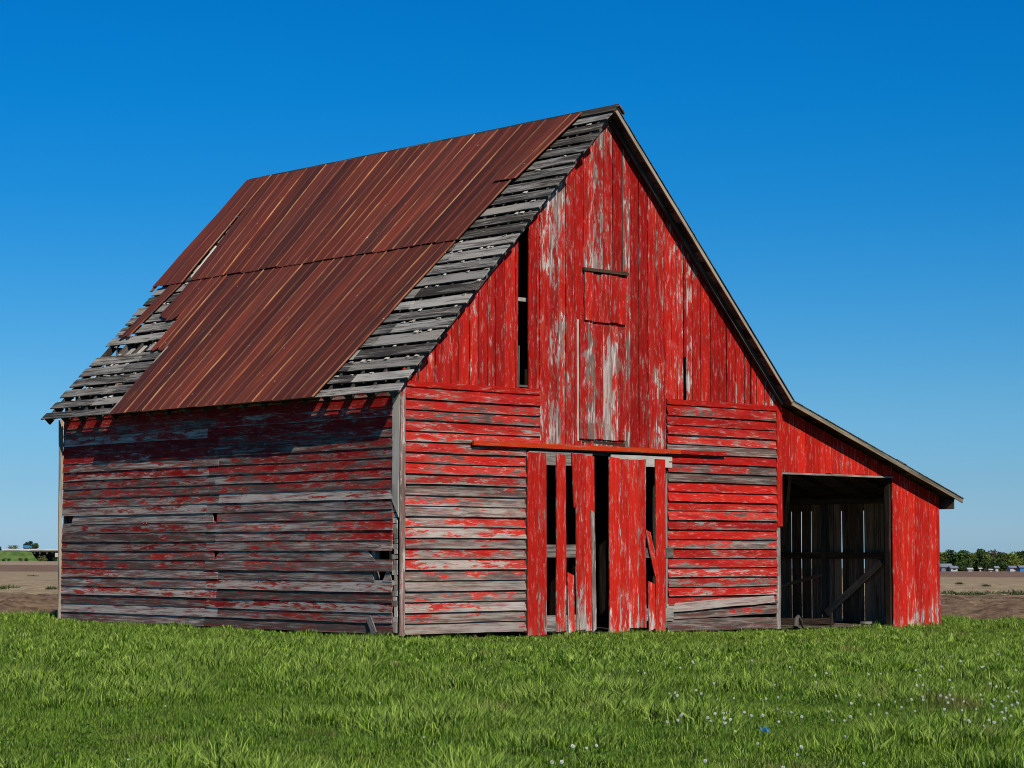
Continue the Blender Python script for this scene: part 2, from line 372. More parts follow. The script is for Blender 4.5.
def vnoise(x, y, s, seed):
    r = np.random.default_rng(seed).random((256, 256)); x = x/s; y = y/s
    xi = np.floor(x).astype(int); yi = np.floor(y).astype(int); fx = x-xi; fy = y-yi
    fx = fx*fx*(3-2*fx); fy = fy*fy*(3-2*fy); g = lambda a, b: r[a % 256, b % 256]
    return (g(xi, yi)*(1-fx)+g(xi+1, yi)*fx)*(1-fy) + (g(xi, yi+1)*(1-fx)+g(xi+1, yi+1)*fx)*fy
def clod(D, X):
    h = 0.17*vnoise(D, X, .9, 1)**1.5 + 0.13*vnoise(D, X, .36, 2)**2 + 0.10*vnoise(D, X, 2.3, 3)
    h = h*np.clip((105-D)/15, .25, 1)
    e = np.minimum(np.minimum((D-edgeD(X)+1.6)/2.2, (138-D)/12), np.minimum((X+34)/3, (36-X)/3))
    return terr_z(D, X) - .30*np.clip((140-D)/30, .4, 1) + (h+0.02)*np.clip(e, 0, 1)
tag(grid('tilled_soil', np.concatenate([np.arange(47, 80, .16), np.arange(80, 138.2, .3)]), np.arange(-34, 36, .17), clod, M['field'], smooth=True), kind='structure')

def gz(x, y): return -.07 - .0075*np.clip(x, -25, 15) + .0085*np.clip(y, -25, 8)      # the yard falls gently to the right
Xl = np.linspace(-60, 60, 121); Tl = np.linspace(0, 1, 40)
def lawn():
    Tg, Xg = np.meshgrid(Tl, Xl, indexing='ij')
    eD = edgeD(Xg) + 0.9*(vnoise(Xg, Xg*0, 2.2, 5)-.5)
    Dg = -60 + Tg*(eD+60)
    P = C2 + Dg[..., None]*FH + Xg[..., None]*RH
    Z = gz(P[..., 0], P[..., 1]) - 0.2*np.clip((Tg-.99)/.01, 0, 1)
    V = np.concatenate([P, Z[..., None]], -1).reshape(-1, 3); n, k = Tg.shape
    i = np.arange((n-1)*(k-1)); r = i//(k-1)*k + i % (k-1)
    o = npmesh('lawn_ground', V, np.stack([r, r+1, r+k+1, r+k], 1)[:, ::-1], M['lawn'])
    tag(o, kind='structure')
lawn()
mb = MB(); mb.poly([(x, y, float(gz(x, y))+.05) for x, y in ((.02, .02), (15.5, .02), (15.5, 11.1), (.02, 11.1))])
tag(mb.build('barn_floor', M['dirt']), kind='structure')

# ============================================================ THE BARN
barn = tag(empty('barn', (-.03, 0, 0)), 'weathered red wooden barn with rusty metal roof and an open lean-to shed', 'barn')
W, LN, HE = 10.19, 11.13, 4.40
SL = 1.053; CS = math.sqrt(1+SL*SL)                      # roof pitch
X, Y, Z = Vector((1, 0, 0)), Vector((0, 1, 0)), Vector((0, 0, 1))
RS = Vector((1, 0, SL)).normalized(); RN = Vector((-SL, 0, 1)).normalized()   # up the left slope, and outward
def rp(y, s, n=0.0): return Vector((-.30, y, 4.27)) + RS*s + RN*n
def roof_z(x): return 4.27 + SL*(x+.30) if x < 5.12 else 4.27 + SL*5.42 - 1.047*(x-5.12)
RIDGE_S = 5.42*CS

def claps(x0, x1, z0, z1, rows, wear, lap, axis, mat, name, cuts, skip=(), pwear=None, parent=barn, gap=0.0):
    """horizontal lapped siding: along +X on the front or along +Y on the left side"""
    mb = MB(); p = (z1-z0)/rows
    L, N = (X, -Y) if axis == 'x' else (Y, -X)
    for r in range(rows):
        z = z0 + r*p
        cs = [x0] + sorted(c + rng.uniform(-.08, .08) + (0 if r % 2 else dx) for c, dx in cuts) + [x1]
        for a, b in zip(cs[:-1], cs[1:]):
            if any(r == sr and a < sm < b for sr, sm in skip): continue
            wr = min(1, max(0, rng.gauss(wear, .17))) if pwear is None else pwear(r, rows, a, b)
            o = (a, -.004, z) if axis == 'x' else (-.004, a, z)
            mb.board(o, L, Z, N, b-a-.006, p+.02, .018, seg=max(3, int((b-a)/.3)), jit=.0035, wear=wr,
                     tilt=lap*rng.uniform(.75, 1.3), bow=rng.uniform(-.008, .008), end0=rng.uniform(-.008, .008), end1=rng.uniform(-.008, .008))
    return mb

# ---- left long wall (x = 0, weathered)
def pw_side(r, n, a, b):
    if r >= n-6: return rng.choice([.22, .28, .32, .38, .5])
    return min(1, max(0, rng.gauss(.535, .06)))
mb = claps(.14, LN-.06, .03, 4.40, 24, .6, .019, 'y', M['sideclap'], 'side', [(5.45, .35)], pwear=pw_side, skip=((7, .5), (5, .5), (11, 10.9)))
p = (4.40-.03)/24
def sb(y0, y1, r, wear=.6, end0=0, end1=0, dz=0): mb.board((-.004, y0, .03+p*r+dz), Y, Z, -X, y1-y0, p+.02, .018, wear=wear, tilt=.012, end0=end0, end1=end1)
sb(.66, 5.5, 7, .55, end0=-.05, end1=.20); sb(.58, 5.5, 5, .6, end0=0.05, end1=.16); sb(.14, .40, 5, .6, end1=.1); sb(5.5, 10.75, 11, .7, end0=.05, end1=0.12)
mb.build('clapboard_wall', M['sideclap'], barn)
# dark studs and pale broken ends behind the missing pieces
for yy in (.72, 2.6, 4.5, 6.4, 8.3, 10.2):
    mb = MB(); mb.box((.015, yy-.05, .05), (.12, yy+.05, 4.25)); mb.build('stud', M['pale'] if yy < 1 else M['dark'], barn)
for _ in range(26):                                      # splinters caught under the laps
    y = rng.choice([rng.uniform(.2, 1.5), rng.uniform(.2, 11), rng.uniform(9.8, 11)]); r = rng.randrange(1, 23); z = .03+p*r
    mb = MB(); mb.box((-.034, y, z-.008), (-.020, y+rng.uniform(.015, .04), z+rng.uniform(.006, .02))); mb.build('splinter', M['chip'], barn)
# ---- front lower walls
def pw_front(r, n, a, b):
    f = r/n
    base = .535 if f < .82 else .42
    return min(.95, max(.1, rng.gauss(base-.005, .06)))
claps(.10, 3.00, .02, 3.416, 18, .55, .048, 'x', M['clap'], 'front', [], pwear=pw_front).build('clapboard_wall', M['clap'], barn)
claps(.10, 3.37, 3.416, 4.36, 5, .4, .048, 'x', M['clap'], 'front', [], pwear=lambda *a: rng.gauss(.42, .08)).build('clapboard_wall', M['clap'], barn)
def pw_fr(r, n, a, b): return .80 if r in (13, 16) else min(.9, max(.1, rng.gauss(.42, .08)))
mb = claps(6.80, 10.05, .42, 4.34, 21, .5, .048, 'x', M['clap'], 'front', [], pwear=pw_fr)
mb.board((6.74, -.02, .30), (3.3, 0, .14), Z, -Y, 3.2, .17, .03, wear=.75, jit=.012, tilt=.03)
mb.board((6.95, -.006, .17), (3.0, 0, .05), Z, -Y, 3.1, .17, .02, wear=.55, jit=.008, tilt=.02)
mb.board((6.78, -.006, -.08), X, Z, -Y, 3.25, .24, .02, wear=.92, jit=.008, tilt=.025)
mb.build('clapboard_wall', M['clap'], barn)
for x0, x1, z in ((.06, 3.36, 4.38), (6.79, 10.08, 4.37)):
    mb = MB(); mb.board((x0, -.005, z), X, Z, -Y, x1-x0, .10, .05, wear=.12, jit=.004); mb.build('drip_board', M['door'], barn)
# corner boards
mb = MB(); mb.board((-.030, -.045, .0), Z, X, -Y, 4.45, .12, .025, wear=.62, jit=.004); mb.build('corner_board', M['gable'], barn)
mb = MB(); mb.board((-.006, -.040, 2.25), Z, Y, -X, 2.05, .185, .030, wear=.9, jit=.006, end0=-.18, end1=.12); mb.build('corner_board', M['pale'], barn)
mb = MB()
for k in range(24): mb.board((-.008, .005+rng.uniform(0, .02), .06+k*.091), Z, Y, -X, .088, .10+rng.uniform(-.03, .05), .014, seg=1, wear=.5, jit=.006, end0=rng.uniform(-.02, .02))
mb.build('broken_corner', M['pale'], barn)
mb = MB(); mb.board((.0, LN-.03, -.06), (-.012, 0, 1), -X, -Y, 4.3, .09, .03, wear=.9, jit=.006); mb.build('corner_board', M['cream'], barn)
mb = MB(); mb.board((10.06, -.006, 2.0), Z, X, -Y, 2.55, .16, .045, wear=.16, jit=.004); mb.build('corner_board', M['door'], barn)
mb = MB(); mb.board((10.06, .02, -.1), Z, X, -Y, 2.1, .13, .03, wear=.85, jit=.012); mb.build('corner_board', M['bare'], barn)

# ---- gable of upright boards
mb = MB(); x = .06; SLIT = (2.84, 3.09)
while x < 10.12:
    wd = rng.choice([.17, .2, .22, .25, .28])
    if x < SLIT[0]-.001 and x+wd > SLIT[0]-.06: wd = SLIT[0]-x
    if abs(x-SLIT[0]) < .01: x = SLIT[1]; continue
    if x < 3.37-.001 and x+wd > 3.37-.05: wd = 3.37-x
    if x < 6.78-.001 and x+wd > 6.78-.05: wd = 6.78-x
    if x < 7.30-.001 and x+wd > 7.30-.07: wd = 7.30-x
    if x < 7.38-.001 and x+wd > 7.38: wd = 7.38-x
    wd = min(wd, 10.16-x)
    cen = 3.36 <= x < 6.77
    zb = 3.47 if cen else 4.475
    if abs(x-7.30) < .01: zb = 5.32
    za, zc = roof_z(x)-.07, roof_z(x+wd)-.07
    zt = max(za, zc)
    if zt > zb+.05:
        wear = min(.75, max(.06, rng.gauss(.31 if cen else .265, .06))) + (.08 if cen and rng.random() < .35 else 0)
        off = -.012 if cen else 0.0
        mb.board((x, off, zb), Z, X, -Y, zt-zb, wd-rng.choice([.008, .016, .024, .034]), .020+rng.uniform(0, .014), seg=max(3, int((zt-zb)/.4)), jit=.003, wear=wear)
        # shear the top to the roof line
        q = len(mb.v)-4
        for k in (q, q+1): mb.v[k] = Vector((mb.v[k].x, mb.v[k].y, za))
        for k in (q+2, q+3): mb.v[k] = Vector((mb.v[k].x, mb.v[k].y, zc))
    x += wd
mb.build('gable_siding', M['gable'], barn)
mb = MB(); mb.beam((2.78, .06, 4.53), (3.2, .06, 4.53), .10, .04, wear=.8); mb.build('slit_sill', M['bare'], barn)
mb = MB(); mb.beam((2.7, .12, 6.15), (3.25, .12, 6.15), .07, .07); mb.build('slit_rail', M['bare'], barn)
def panel(name, x0, x1, z0, z1, n, wear, mat, proud=.045, parent=barn, th=.024, tilt=0):
    mb = MB(); wd = (x1-x0)/n
    for i in range(n):
        mb.board((x0+i*wd, -proud+.02, z0+rng.uniform(-.012, .012)), Z, X, -Y, z1-z0+rng.uniform(-.015, .015), wd-.006, th+rng.uniform(0, .004), wear=min(.8, max(.05, rng.gauss(wear, .06))), jit=.003)
    return mb.build(name, mat, parent)
hatch = panel('loft_hatch', 4.50, 5.62, 5.85, 6.76, 5, .34, M['gable'], .085)
mb = MB(); mb.box((4.46, -.11, 6.80), (5.66, -.02, 6.86)); mb.build('hatch_slot_shade', M['brown'], hatch)  # dark bar painted in for the shaded slot above the hatch
mb = MB(); mb.box((4.48, -.040, 6.765), (5.62, -.028, 6.80)); mb.build('hatch_gap_shade', M['brown'], hatch)  # solid dark strip standing in for shade in the gap at the hatch top
loft = panel('loft_door', 4.37, 5.60, 3.60, 5.79, 6, .42, M['gable'], .075)
mb = MB(); mb.box((5.603, -.05, 3.62), (5.635, -.03, 5.78)); mb.build('loft_gap_shade', M['brown'], loft)  # dark strip in place of the shaded gap along the door's right edge
mb = MB(); mb.board((4.32, -.035, 3.56), Z, X, -Y, 2.3, .05, .014, wear=.95, jit=.003); mb.build('loft_jamb', M['pale'], loft)
mb = MB(); mb.board((4.45, -.034, 3.535), (1.15, 0, -.04), Z, -Y, 1.16, .05, .010, wear=.5); mb.build('loft_foot_shade', M['brown'], loft)  # thin dark strip for the shaded gap below the loft door
# door rail
mb = MB(); mb.board((1.63, -.10, 3.385), X, Z, -Y, 5.45, .088, .045, wear=.12, jit=.003); mb.board((1.63, -.052, 3.462), X, Y, Z, 5.45, .05, .012, wear=.25, jit=.002)
mb.build('door_rail', M['orange'], barn)
mb = MB(); mb.board((7.08, -.09, 3.39), X, Z, -Y, 1.34, .085, .045, wear=.2, jit=.003); mb.build('door_rail', M['door'], barn)
mb = MB(); mb.box((1.63, -.046, 3.36), (8.4, .0, 3.385)); mb.build('rail_bracket', M['dark'], barn)
# doors: planks on pale braces; each leaf one part, braces sub-parts
def leaf(planks, braces, extra=()):
    mb = MB()
    for x0, x1, z0, z1, wr in planks:
        mb.board((x0, -.075, z0), Z, X, -Y, z1-z0, x1-x0-.004, .026, jit=.005, wear=wr, seg=12, end0=rng.uniform(-.02, .02))
    for a, b, wd, wr in extra:
        a = Vector(a); b = Vector(b); mb.board(a, b-a, X, -Y, (b-a).length, wd, .022, jit=.006, wear=wr, end0=-.06)
    o = mb.build('sliding_door', M['door'], barn)
    for x0, x1, z0, z1 in braces:
        mb = MB(); mb.board((x0, -.046, z0), X, Z, -Y, x1-x0, z1-z0, .026, jit=.004); mb.build('door_brace', M['bare'], o)
    return o
leaf([(3.0, 3.27, -.06, 3.30, .24), (3.27, 3.48, -.06, 3.30, .28), (3.73, 3.98, .0, 3.28, .26), (4.25, 4.50, .02, 3.30, .30), (4.50, 4.73, .0, 3.27, .24)],
     [(3.05, 4.70, 3.08, 3.33), (3.05, 4.70, 1.37, 1.60), (3.05, 4.70, .0, .30)],
     [((4.04, -.09, .0), (4.02, -.09, 1.03), .16, .3), ((4.66, -.10, .02), (4.62, -.10, 2.2), .09, .85), ((4.17, -.09, 2.35), (4.13, -.09, 3.28), .09, .25)])
leaf([(5.13, 5.42, -.06, 3.26, .28), (5.42, 5.66, -.06, 3.25, .28), (5.66, 5.92, .01, 3.25, .30), (5.92, 6.13, .01, 3.26, .28), (6.40, 6.67, -.06, 3.27, .24)],
     [(5.2, 6.90, 3.12, 3.33), (5.2, 6.92, 1.36, 1.55), (5.2, 6.92, .14, .38)],
     [((6.34, -.105, 1.05), (6.10, -.105, 1.85), .12, .25), ((6.20, -.09, .0), (6.18, -.09, .85), .17, .3)])
mb = MB(); mb.board((6.73, -.02, 0), Z, X, -Y, 3.0, .055, .03, wear=.85); mb.build('door_jamb', M['bare'], barn)
mb = MB(); mb.board((2.975, -.02, 0), Z, X, -Y, 3.36, .06, .03, wear=.85); mb.build('door_jamb', M['dark'], barn)
# header behind the doors, back wall, wall to the lean-to
mb = MB(); mb.box((2.9, .02, 3.3), (6.95, .16, 3.55)); mb.build('header_beam', M['dark'], barn)
mb = MB(); x = 0.03
while x < 10.15:
    zt = min(roof_z(x), roof_z(x+.24))-.08
    mb.board((x, LN-.03, .02), Z, X, Y, zt, .245, .025, seg=2, jit=.002, wear=.6); x += .25
mb.build('back_wall', M['sideclap'], barn)
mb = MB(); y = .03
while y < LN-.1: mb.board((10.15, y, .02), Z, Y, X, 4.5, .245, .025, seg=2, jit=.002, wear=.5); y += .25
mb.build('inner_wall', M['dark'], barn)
for px, py in ((3.0, .3), (6.9, .3), (3.0, 4.0), (6.9, 4.0), (3.0, 7.6), (6.9, 7.6)):
    mb = MB(); mb.beam((px, py, .03), (px, py, 5.3), .17, .17, n=(1, 0, 0)); mb.build('post', M['dark'], barn)
mb = MB(); mb.box((.02, .06, 4.28), (.14, LN-.06, 4.42)); mb.build('wall_plate', M['dark'], barn)

# ---- left roof slope: rafters, spaced boards, rusty sheets
ry = -.10
while ry < LN+.3:
    mb = MB(); mb.beam(rp(ry, -.02, -.075), rp(ry, RIDGE_S-.03, -.075), .055, .145, n=RN, jit=.002); mb.build('rafter', M['dark'], barn)
    mb = MB(); a = Vector((10.2, ry, roof_z(10.2)-.11)); b = Vector((5.17, ry, roof_z(5.17)-.11)); mb.beam(a, b, .055, .13, n=(1, 0, 1), jit=.001); mb.build('rafter', M['dark'], barn)
    ry += .635
rb = MB(); ch = MB(); SCR = []
s = -.03; row = 0; NR = 24; pit = (RIDGE_S+.0)/NR
while row < NR:
    wd = pit - (.076 if row != 1 else .12) + rng.uniform(-.02, .02)
    if row == 0: wd = pit-.13
    cuts = [-.35 + rng.uniform(-.07, .05), rng.uniform(1.0, 1.8), rng.uniform(3.5, 5), rng.uniform(6.5, 8.2), rng.uniform(9.2, 9.9), 11.47 + rng.uniform(-.04, .05)]
    if row == 0: cuts = [-.38, rng.uniform(.4, .6), 4.5, 8.0, 10.3, 11.47]
    for a, b in zip(cuts[:-1], cuts[1:]):
        if row == 6 and a > 9: continue                                   # the hole near the back
        sag = rng.uniform(-.008, .010)
        rb.board(rp(a, s, .0), Y, RS, RN, b-a-.008, wd, .022, jit=.006, wear=.5, bow=sag, tilt=rng.uniform(0, .012), end0=rng.uniform(-.03, .03), end1=rng.uniform(-.03, .03))
    if row == 6: rb.board(rp(9.3, s, 0), (0, 1, .02), RS, RN, .35, wd, .022, jit=.006, wear=.5, end1=.1)
    if row and row < NR-1:
        for _ in range(15):                                               # shingle scraps left in the gaps
            y = rng.uniform(-.3, 11.4)
            if 2.0 < y < 8.5: continue
            SCR.append((rp(y, s+wd-.02, .016), rng.uniform(.04, .11), rng.uniform(.03, .07), row < 14 and y < 2))
    s += pit; row += 1
rb.build('roof_boards', M['roofbrd'], barn); 
SCR.sort(key=lambda q: not q[3])
for k, (o, l, h, _) in enumerate(SCR):
    mb = MB() if k < 99 else ch
    mb.board(o, Y, RS, RN, l, h, .014, seg=1, jit=.004, tilt=.012)
    if k < 99: mb.build('shingle_scrap', M['chip'], barn)
tag(ch.build('shingle_scraps', M['chip'], barn), kind='stuff')
mb = MB()
for yy, a, b, w2 in ((9.95, 1.3, 2.1, .10), (10.35, 1.25, 2.15, .14)): mb.board(rp(yy, a, -.01), RS+Vector((0, -.25, 0)), Y, RN, .85, w2, .02, seg=2, jit=.004)
mb.build('exposed_lath', M['pale'], barn)

SHEAR = -.135
def sheet(mb, y0, y1, s0, s1, n0, ribs=True, skew=SHEAR, ref=0.0, tone=None, curl=0.0, jag=0.0, top=None):
    """one ribbed sheet; ribs are real folds"""
    wd = y1-y0; prof = []
    def rib(c, h): return [(c-.022, 0, 0), (c, h, 1), (c+.022, 0, 0)]
    def rib(c, h, rr): return [(c-.017, 0, 0), (c, h, rr), (c+.017, 0, 0)]
    prof = [(0, 0, 0)] + rib(.030, .024, rng.choice([1, 1, .7, .4])) + [(wd*.26, 0, .0)]
    prof += rib(wd*.5, .015, rng.choice([0, 0, .1, .25, .5])) + [(wd*.75, .002, .0)] + [(wd+.005, .002, 0)]
    prof = [q for q in prof]
    ns = max(4, int((s1-s0)/.35)); b = len(mb.v); c = (rng.random() if tone is None else tone, .5, rng.random(), 1)
    ou = rng.uniform(0, 40); ov = rng.uniform(0, 40)
    wob = [rng.uniform(-.004, .004) for _ in range(ns+1)]
    j0 = [rng.uniform(-jag, jag) for _ in prof]
    for i in range(ns+1):
        a = i/ns; s = s0+(s1-s0)*a
        for k, (q, h, rr) in enumerate(prof):
            ss = s + (j0[k] if i == 0 else 0)
            n = n0 + .028 + h + wob[i] + .004*math.sin(q*9+i) + curl*(1-a)**3*abs(q/wd)
            mb.v.append(rp(y0+q+skew*(s-ref) if top is None else (y0+q)*(1-a)+(top[0]+q/wd*(top[1]-top[0]))*a, ss, n))
    P = len(prof)
    for i in range(ns):
        for k in range(P-1):
            q = b+i*P+k; q0, q1 = prof[k], prof[k+1]
            u0, u1 = ou+s0+(s1-s0)*i/ns, ou+s0+(s1-s0)*(i+1)/ns
            idx = [q, q+1, q+P+1, q+P]
            mb.quad(idx[::-1], [(u0, ov+q0[0]), (u0, ov+q1[0]), (u1, ov+q1[0]), (u1, ov+q0[0])][::-1],
                    [(0, q0[2]), (0, q1[2]), (1, q1[2]), (1, q0[2])][::-1], c)
mb = MB(); lerp = lambda a, b, t: a+(b-a)*t
for i in range(11):
    f0, f1 = i/11, (i+1)/11
    sheet(mb, lerp(1.95, 8.74, f0), lerp(1.95, 8.74, f1)+.02, -.07+rng.uniform(-.012, .012), 4.33, .030+.003*(i % 2), top=(lerp(1.36, 8.80, f0), lerp(1.36, 8.80, f1)+.02))
sheet(mb, 8.74, 9.26, 1.90, 4.33, .034, jag=.10, curl=.02, skew=.02, ref=1.9)
sheet(mb, 9.27, 10.14, 2.95, 4.33, .036, jag=.14, curl=.03, skew=.02, ref=3)
mb.build('metal_roofing', M['rust'], barn)
mb = MB()
for i in range(14):
    f0, f1 = i/14, (i+1)/14
    sheet(mb, lerp(1.33, 10.15, f0), lerp(1.33, 10.15, f1)+.02, 4.17+rng.uniform(-.02, .02), RIDGE_S-.06, .056+.003*(i % 2), top=(lerp(.80, 10.66, f0), lerp(.80, 10.66, f1)+.02))
mb.build('metal_roofing', M['rust'], barn)
mb = MB(); sheet(mb, .96, 1.58, 5.88, RIDGE_S-.08, .080, tone=.95, curl=.03, top=(.47, 1.10)); mb.build('loose_sheet', M['rust'], barn)
mb = MB(); sheet(mb, 10.38, 11.56, 4.12, RIDGE_S-.05, .074, tone=.75, top=(10.58, 11.54)); mb.build('loose_sheet', M['rust'], barn)
mb = MB(); sheet(mb, 10.66, 11.06, 2.45, 4.25, .052, tone=.45, jag=.06, top=(10.40, 10.86)); mb.build('loose_sheet', M['rust'], barn)
mb = MB(); mb.board(rp(11.45, 4.0, .05), RS, Y, RN, .5, .12, .02, jit=.01); mb.build('loose_sheet', M['rust'], barn)
mb = MB(); mb.board(rp(10.16, 4.25, .10), RS+Vector((0, .09, 0)), Y, RN, 1.05, .035, .02, jit=.004); mb.build('batten', M['pale'], barn)
mb = MB(); mb.board(rp(8.76+.0, -.05, .03), RS+Vector((0, -.02, 0)), Y, RN, 2.0, .04, .03, jit=.004); mb.build('batten', M['pale'], barn)
# ridge cap, right slope, rake boards
PK = Vector((5.12, 0, 4.27+SL*5.42))
mb = MB(); mb.board(rp(-.40, RIDGE_S-.16, .045), Y, RS, RN, 11.98, .20, .022, wear=.5, jit=.004)
mb.build('ridge_board', M['dark'], barn)
RS2 = Vector((1, 0, -1.047)).normalized(); RN2 = Vector((1.047, 0, 1)).normalized()
mb = MB(); mb.board(PK+Vector((0, -.40, 0))+RN2*.03-RS2*.02, Y, RS2, RN2, 11.98, .20, .03, wear=.5, jit=.004); mb.build('ridge_board', M['dark'], barn)
mb = MB(); L2 = (10.30-5.12)*math.sqrt(1+1.047**2); n = 30
for i in range(n): mb.board(PK+Vector((0, -.35, 0))+RS2*(L2*i/n)-RN2*.05, Y, RS2, RN2, 11.85, L2/n-.006, .022, seg=3, jit=.002)
mb.build('soffit_boards', M['dark'], barn)
mb = MB()
for i in range(34): mb.board(PK+Vector((0, -.375, 0))+RS2*(L2*i/34)-RN2*.026, Y, RS2, RN2, 11.88, L2/34+.02, .014, seg=3, jit=.003, tilt=-.0)
mb.build('shingle_roof', M['shingle'], barn)
mb = MB(); mb.board(PK+Vector((0, -.345, 0))+RS2*.02-RN2*.115, RS2, RN2, -Y, L2*.52, .062, .03, jit=.004); mb.board(PK+Vector((0, -.345, 0))+RS2*(L2*.52)-RN2*.115, RS2, RN2, -Y, L2*.47, .056, .026, jit=.004)
mb.build('rake_board', M['rake'], barn)

# ---- lean-to
LX0, LX1 = 10.24, 15.57
def lz(x): return 4.60 + (x-10.26)*(-.331)
LS = Vector((1, 0, -.331)).normalized(); LNn = Vector((.331, 0, 1)).normalized()
mb = MB(); x = LX0
while x < LX1-.01:
    wd = rng.choice([.2, .23, .26, .29])
    if x < 13.9-.001 and x+wd > 13.9-.06: wd = 13.9-x
    wd = min(wd, LX1-x)
    if LX1-x-wd < .1: wd = LX1-x
    zb = 3.12 if x < 13.89 else -.22
    za, zc = lz(x)-.14, lz(x+wd)-.14
    mb.board((x, -.002, zb+rng.uniform(-.01, .01)), Z, X, -Y, za-zb, wd-.006, .024, jit=.003, wear=min(.5, max(.08, rng.gauss(.20 if zb > 1 else .25, .05))), seg=8)
    q = len(mb.v)-4
    for k in (q, q+1): mb.v[k].z = za
    for k in (q+2, q+3): mb.v[k].z = zc
    x += wd
lean = mb.build('lean_to', M['door'], barn)
mb = MB(); mb.box((10.22, -.03, 3.075), (13.92, .05, 3.115), wear=.5); mb.build('header_beam', M['bare'], lean)
mb = MB(); mb.box((13.84, .03, -.2), (13.90, .15, 3.3)); mb.build('post', M['brown'], lean)
mb = MB(); mb.box((15.40, .03, .0), (15.53, .16, 2.6)); mb.build('post', M['dark'], lean)
mb = MB(); y = .02; rowi = 0                                               # outer side wall with open joints
wide = (1.38, 2.1, 2.75, 3.35, 3.65, 3.95, 4.25)
while y < LN:
    wd = rng.choice([.19, .22, .25]); gap = rng.choice([.003, .006, .008])
    nxt = [q for q in wide if y < q <= y+wd+.1]
    if nxt: wd = nxt[0]-y; gap = rng.choice([.034, .042, .054])
    mb.board((15.54, y, -.12), Z, Y, X, 2.70, min(wd, LN-y)-gap, .024, jit=.003, wear=.4, seg=8, mi_in=1); y += wd
mb.build('side_wall', [M['sideclap'], M['shed']], lean)
for yy in (1.35, 3.17, 5.2, 7.2, 9.2):
    mb = MB(); mb.box((15.41, yy-.06, .03), (15.535, yy+.06, 2.58)); mb.build('post', M['dark'], lean)
mb = MB(); mb.box((15.42, .17, 1.32), (15.50, LN-.1, 1.47)); mb.build('girt', M['shed'], lean)
mb = MB(); mb.box((15.41, .17, 2.585), (15.55, LN-.1, 2.70)); mb.build('top_plate', M['dark'], lean)
mb = MB(); mb.beam((15.37, 1.45, 1.25), (15.37, 3.05, .06), .16, .05, n=(-1, 0, 0)); mb.build('brace', M['shed'], lean)
mb = MB(); mb.beam((15.37, 4.5, .66), (15.37, 3.2, .95), .07, .05, n=(-1, 0, 0)); mb.build('brace', M['shed'], lean)
mb = MB(); mb.beam((15.3, 4.3, 1.5), (13.6, 2.6, 3.2), .06, .06, n=(0, -1, 0)); mb.build('brace', M['bare'], lean)
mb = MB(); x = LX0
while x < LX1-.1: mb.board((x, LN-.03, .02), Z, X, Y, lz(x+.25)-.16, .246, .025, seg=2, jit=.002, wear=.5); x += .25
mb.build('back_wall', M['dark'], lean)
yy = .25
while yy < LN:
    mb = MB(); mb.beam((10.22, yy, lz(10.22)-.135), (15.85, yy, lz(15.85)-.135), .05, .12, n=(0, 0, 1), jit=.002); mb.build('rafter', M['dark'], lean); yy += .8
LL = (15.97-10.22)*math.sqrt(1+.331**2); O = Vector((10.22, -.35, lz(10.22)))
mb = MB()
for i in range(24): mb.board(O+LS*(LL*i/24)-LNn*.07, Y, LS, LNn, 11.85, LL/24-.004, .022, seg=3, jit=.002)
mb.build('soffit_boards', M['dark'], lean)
mb = MB()
for i in range(22): mb.board(O+Vector((0, -.03, 0))+LS*(LL*i/22)-LNn*.046, Y, LS, LNn, 11.9, LL/22+.03+(.05 if i == 13 else 0), .018+(.012 if i == 13 else 0), seg=3, jit=.003)
mb.build('shingle_roof', M['shingle'], lean)
mb = MB(); a = 0
for b in (.54, 1.0):
    mb.board(O+Vector((0, .005, 0))+LS*(LL*a+.0)-LNn*.14, LS, LNn, -Y, LL*(b-a)+(.03 if b == 1 else -.004), .082, .028, jit=.004, wear=.85); a = b
mb.build('rake_board', M['rake'], lean)
mb = MB(); mb.board(Vector((15.72, -.30, lz(15.8)-.34)), Y, Z, X, 11.7, .22, .025, seg=4); mb.build('eave_board', M['dark'], lean)

# ============================================================ things lying at the barn
def lying(name, label, cat, a, b, wd, t, mat, n=(0, 0, 1), group=None):
    mb = MB(); mb.beam(a, b, wd, t, n=n, jit=.008); return tag(mb.build(name, mat), label, cat, group)
lying('fallen_board', 'long brown board lying flat across the lean-to opening on the dirt', 'board', (10.9, .75, .02), (13.0, .95, -.02), .14, .05, M['brown'], n=(0, -1, .4))
lying('fallen_board', 'short pale stub of timber lying near the lean-to post', 'board', (13.05, .2, -.03), (13.5, .3, -.05), .06, .05, M['bare'])
lying('wooden_stake', 'thin upright stake standing in the grass in the lean-to opening', 'stake', (11.95, .15, -.1), (11.97, .15, .20), .05, .04, M['brown'], n=(1, 0, 0))
mb = MB(); pts = [(10.22, -.35, -.06), (10.30, -.30, .10), (10.45, -.22, .15), (10.62, -.15, .06), (10.75, -.1, -.08)]
cv = bpy.data.curves.new('bent_branch', 'CURVE'); cv.dimensions = '3D'; cv.bevel_depth = .05; cv.bevel_resolution = 3; sp = cv.splines.new('POLY'); sp.points.add(len(pts)-1)
for i, q in enumerate(pts): sp.points[i].co = (*q, 1); sp.points[i].radius = 1.1-.15*i
ob = bpy.data.objects.new('bent_branch', cv); dg = bpy.context.evaluated_depsgraph_get(); col.objects.link(ob)
me = bpy.data.meshes.new_from_object(ob.evaluated_get(bpy.context.evaluated_depsgraph_get())); bpy.data.objects.remove(ob); me.materials.append(M['bare'])
ob = bpy.data.objects.new('bent_branch', me); col.objects.link(ob)
tag(ob, 'bent grey branch leaning on the grass beside the barn corner at the lean-to', 'branch')
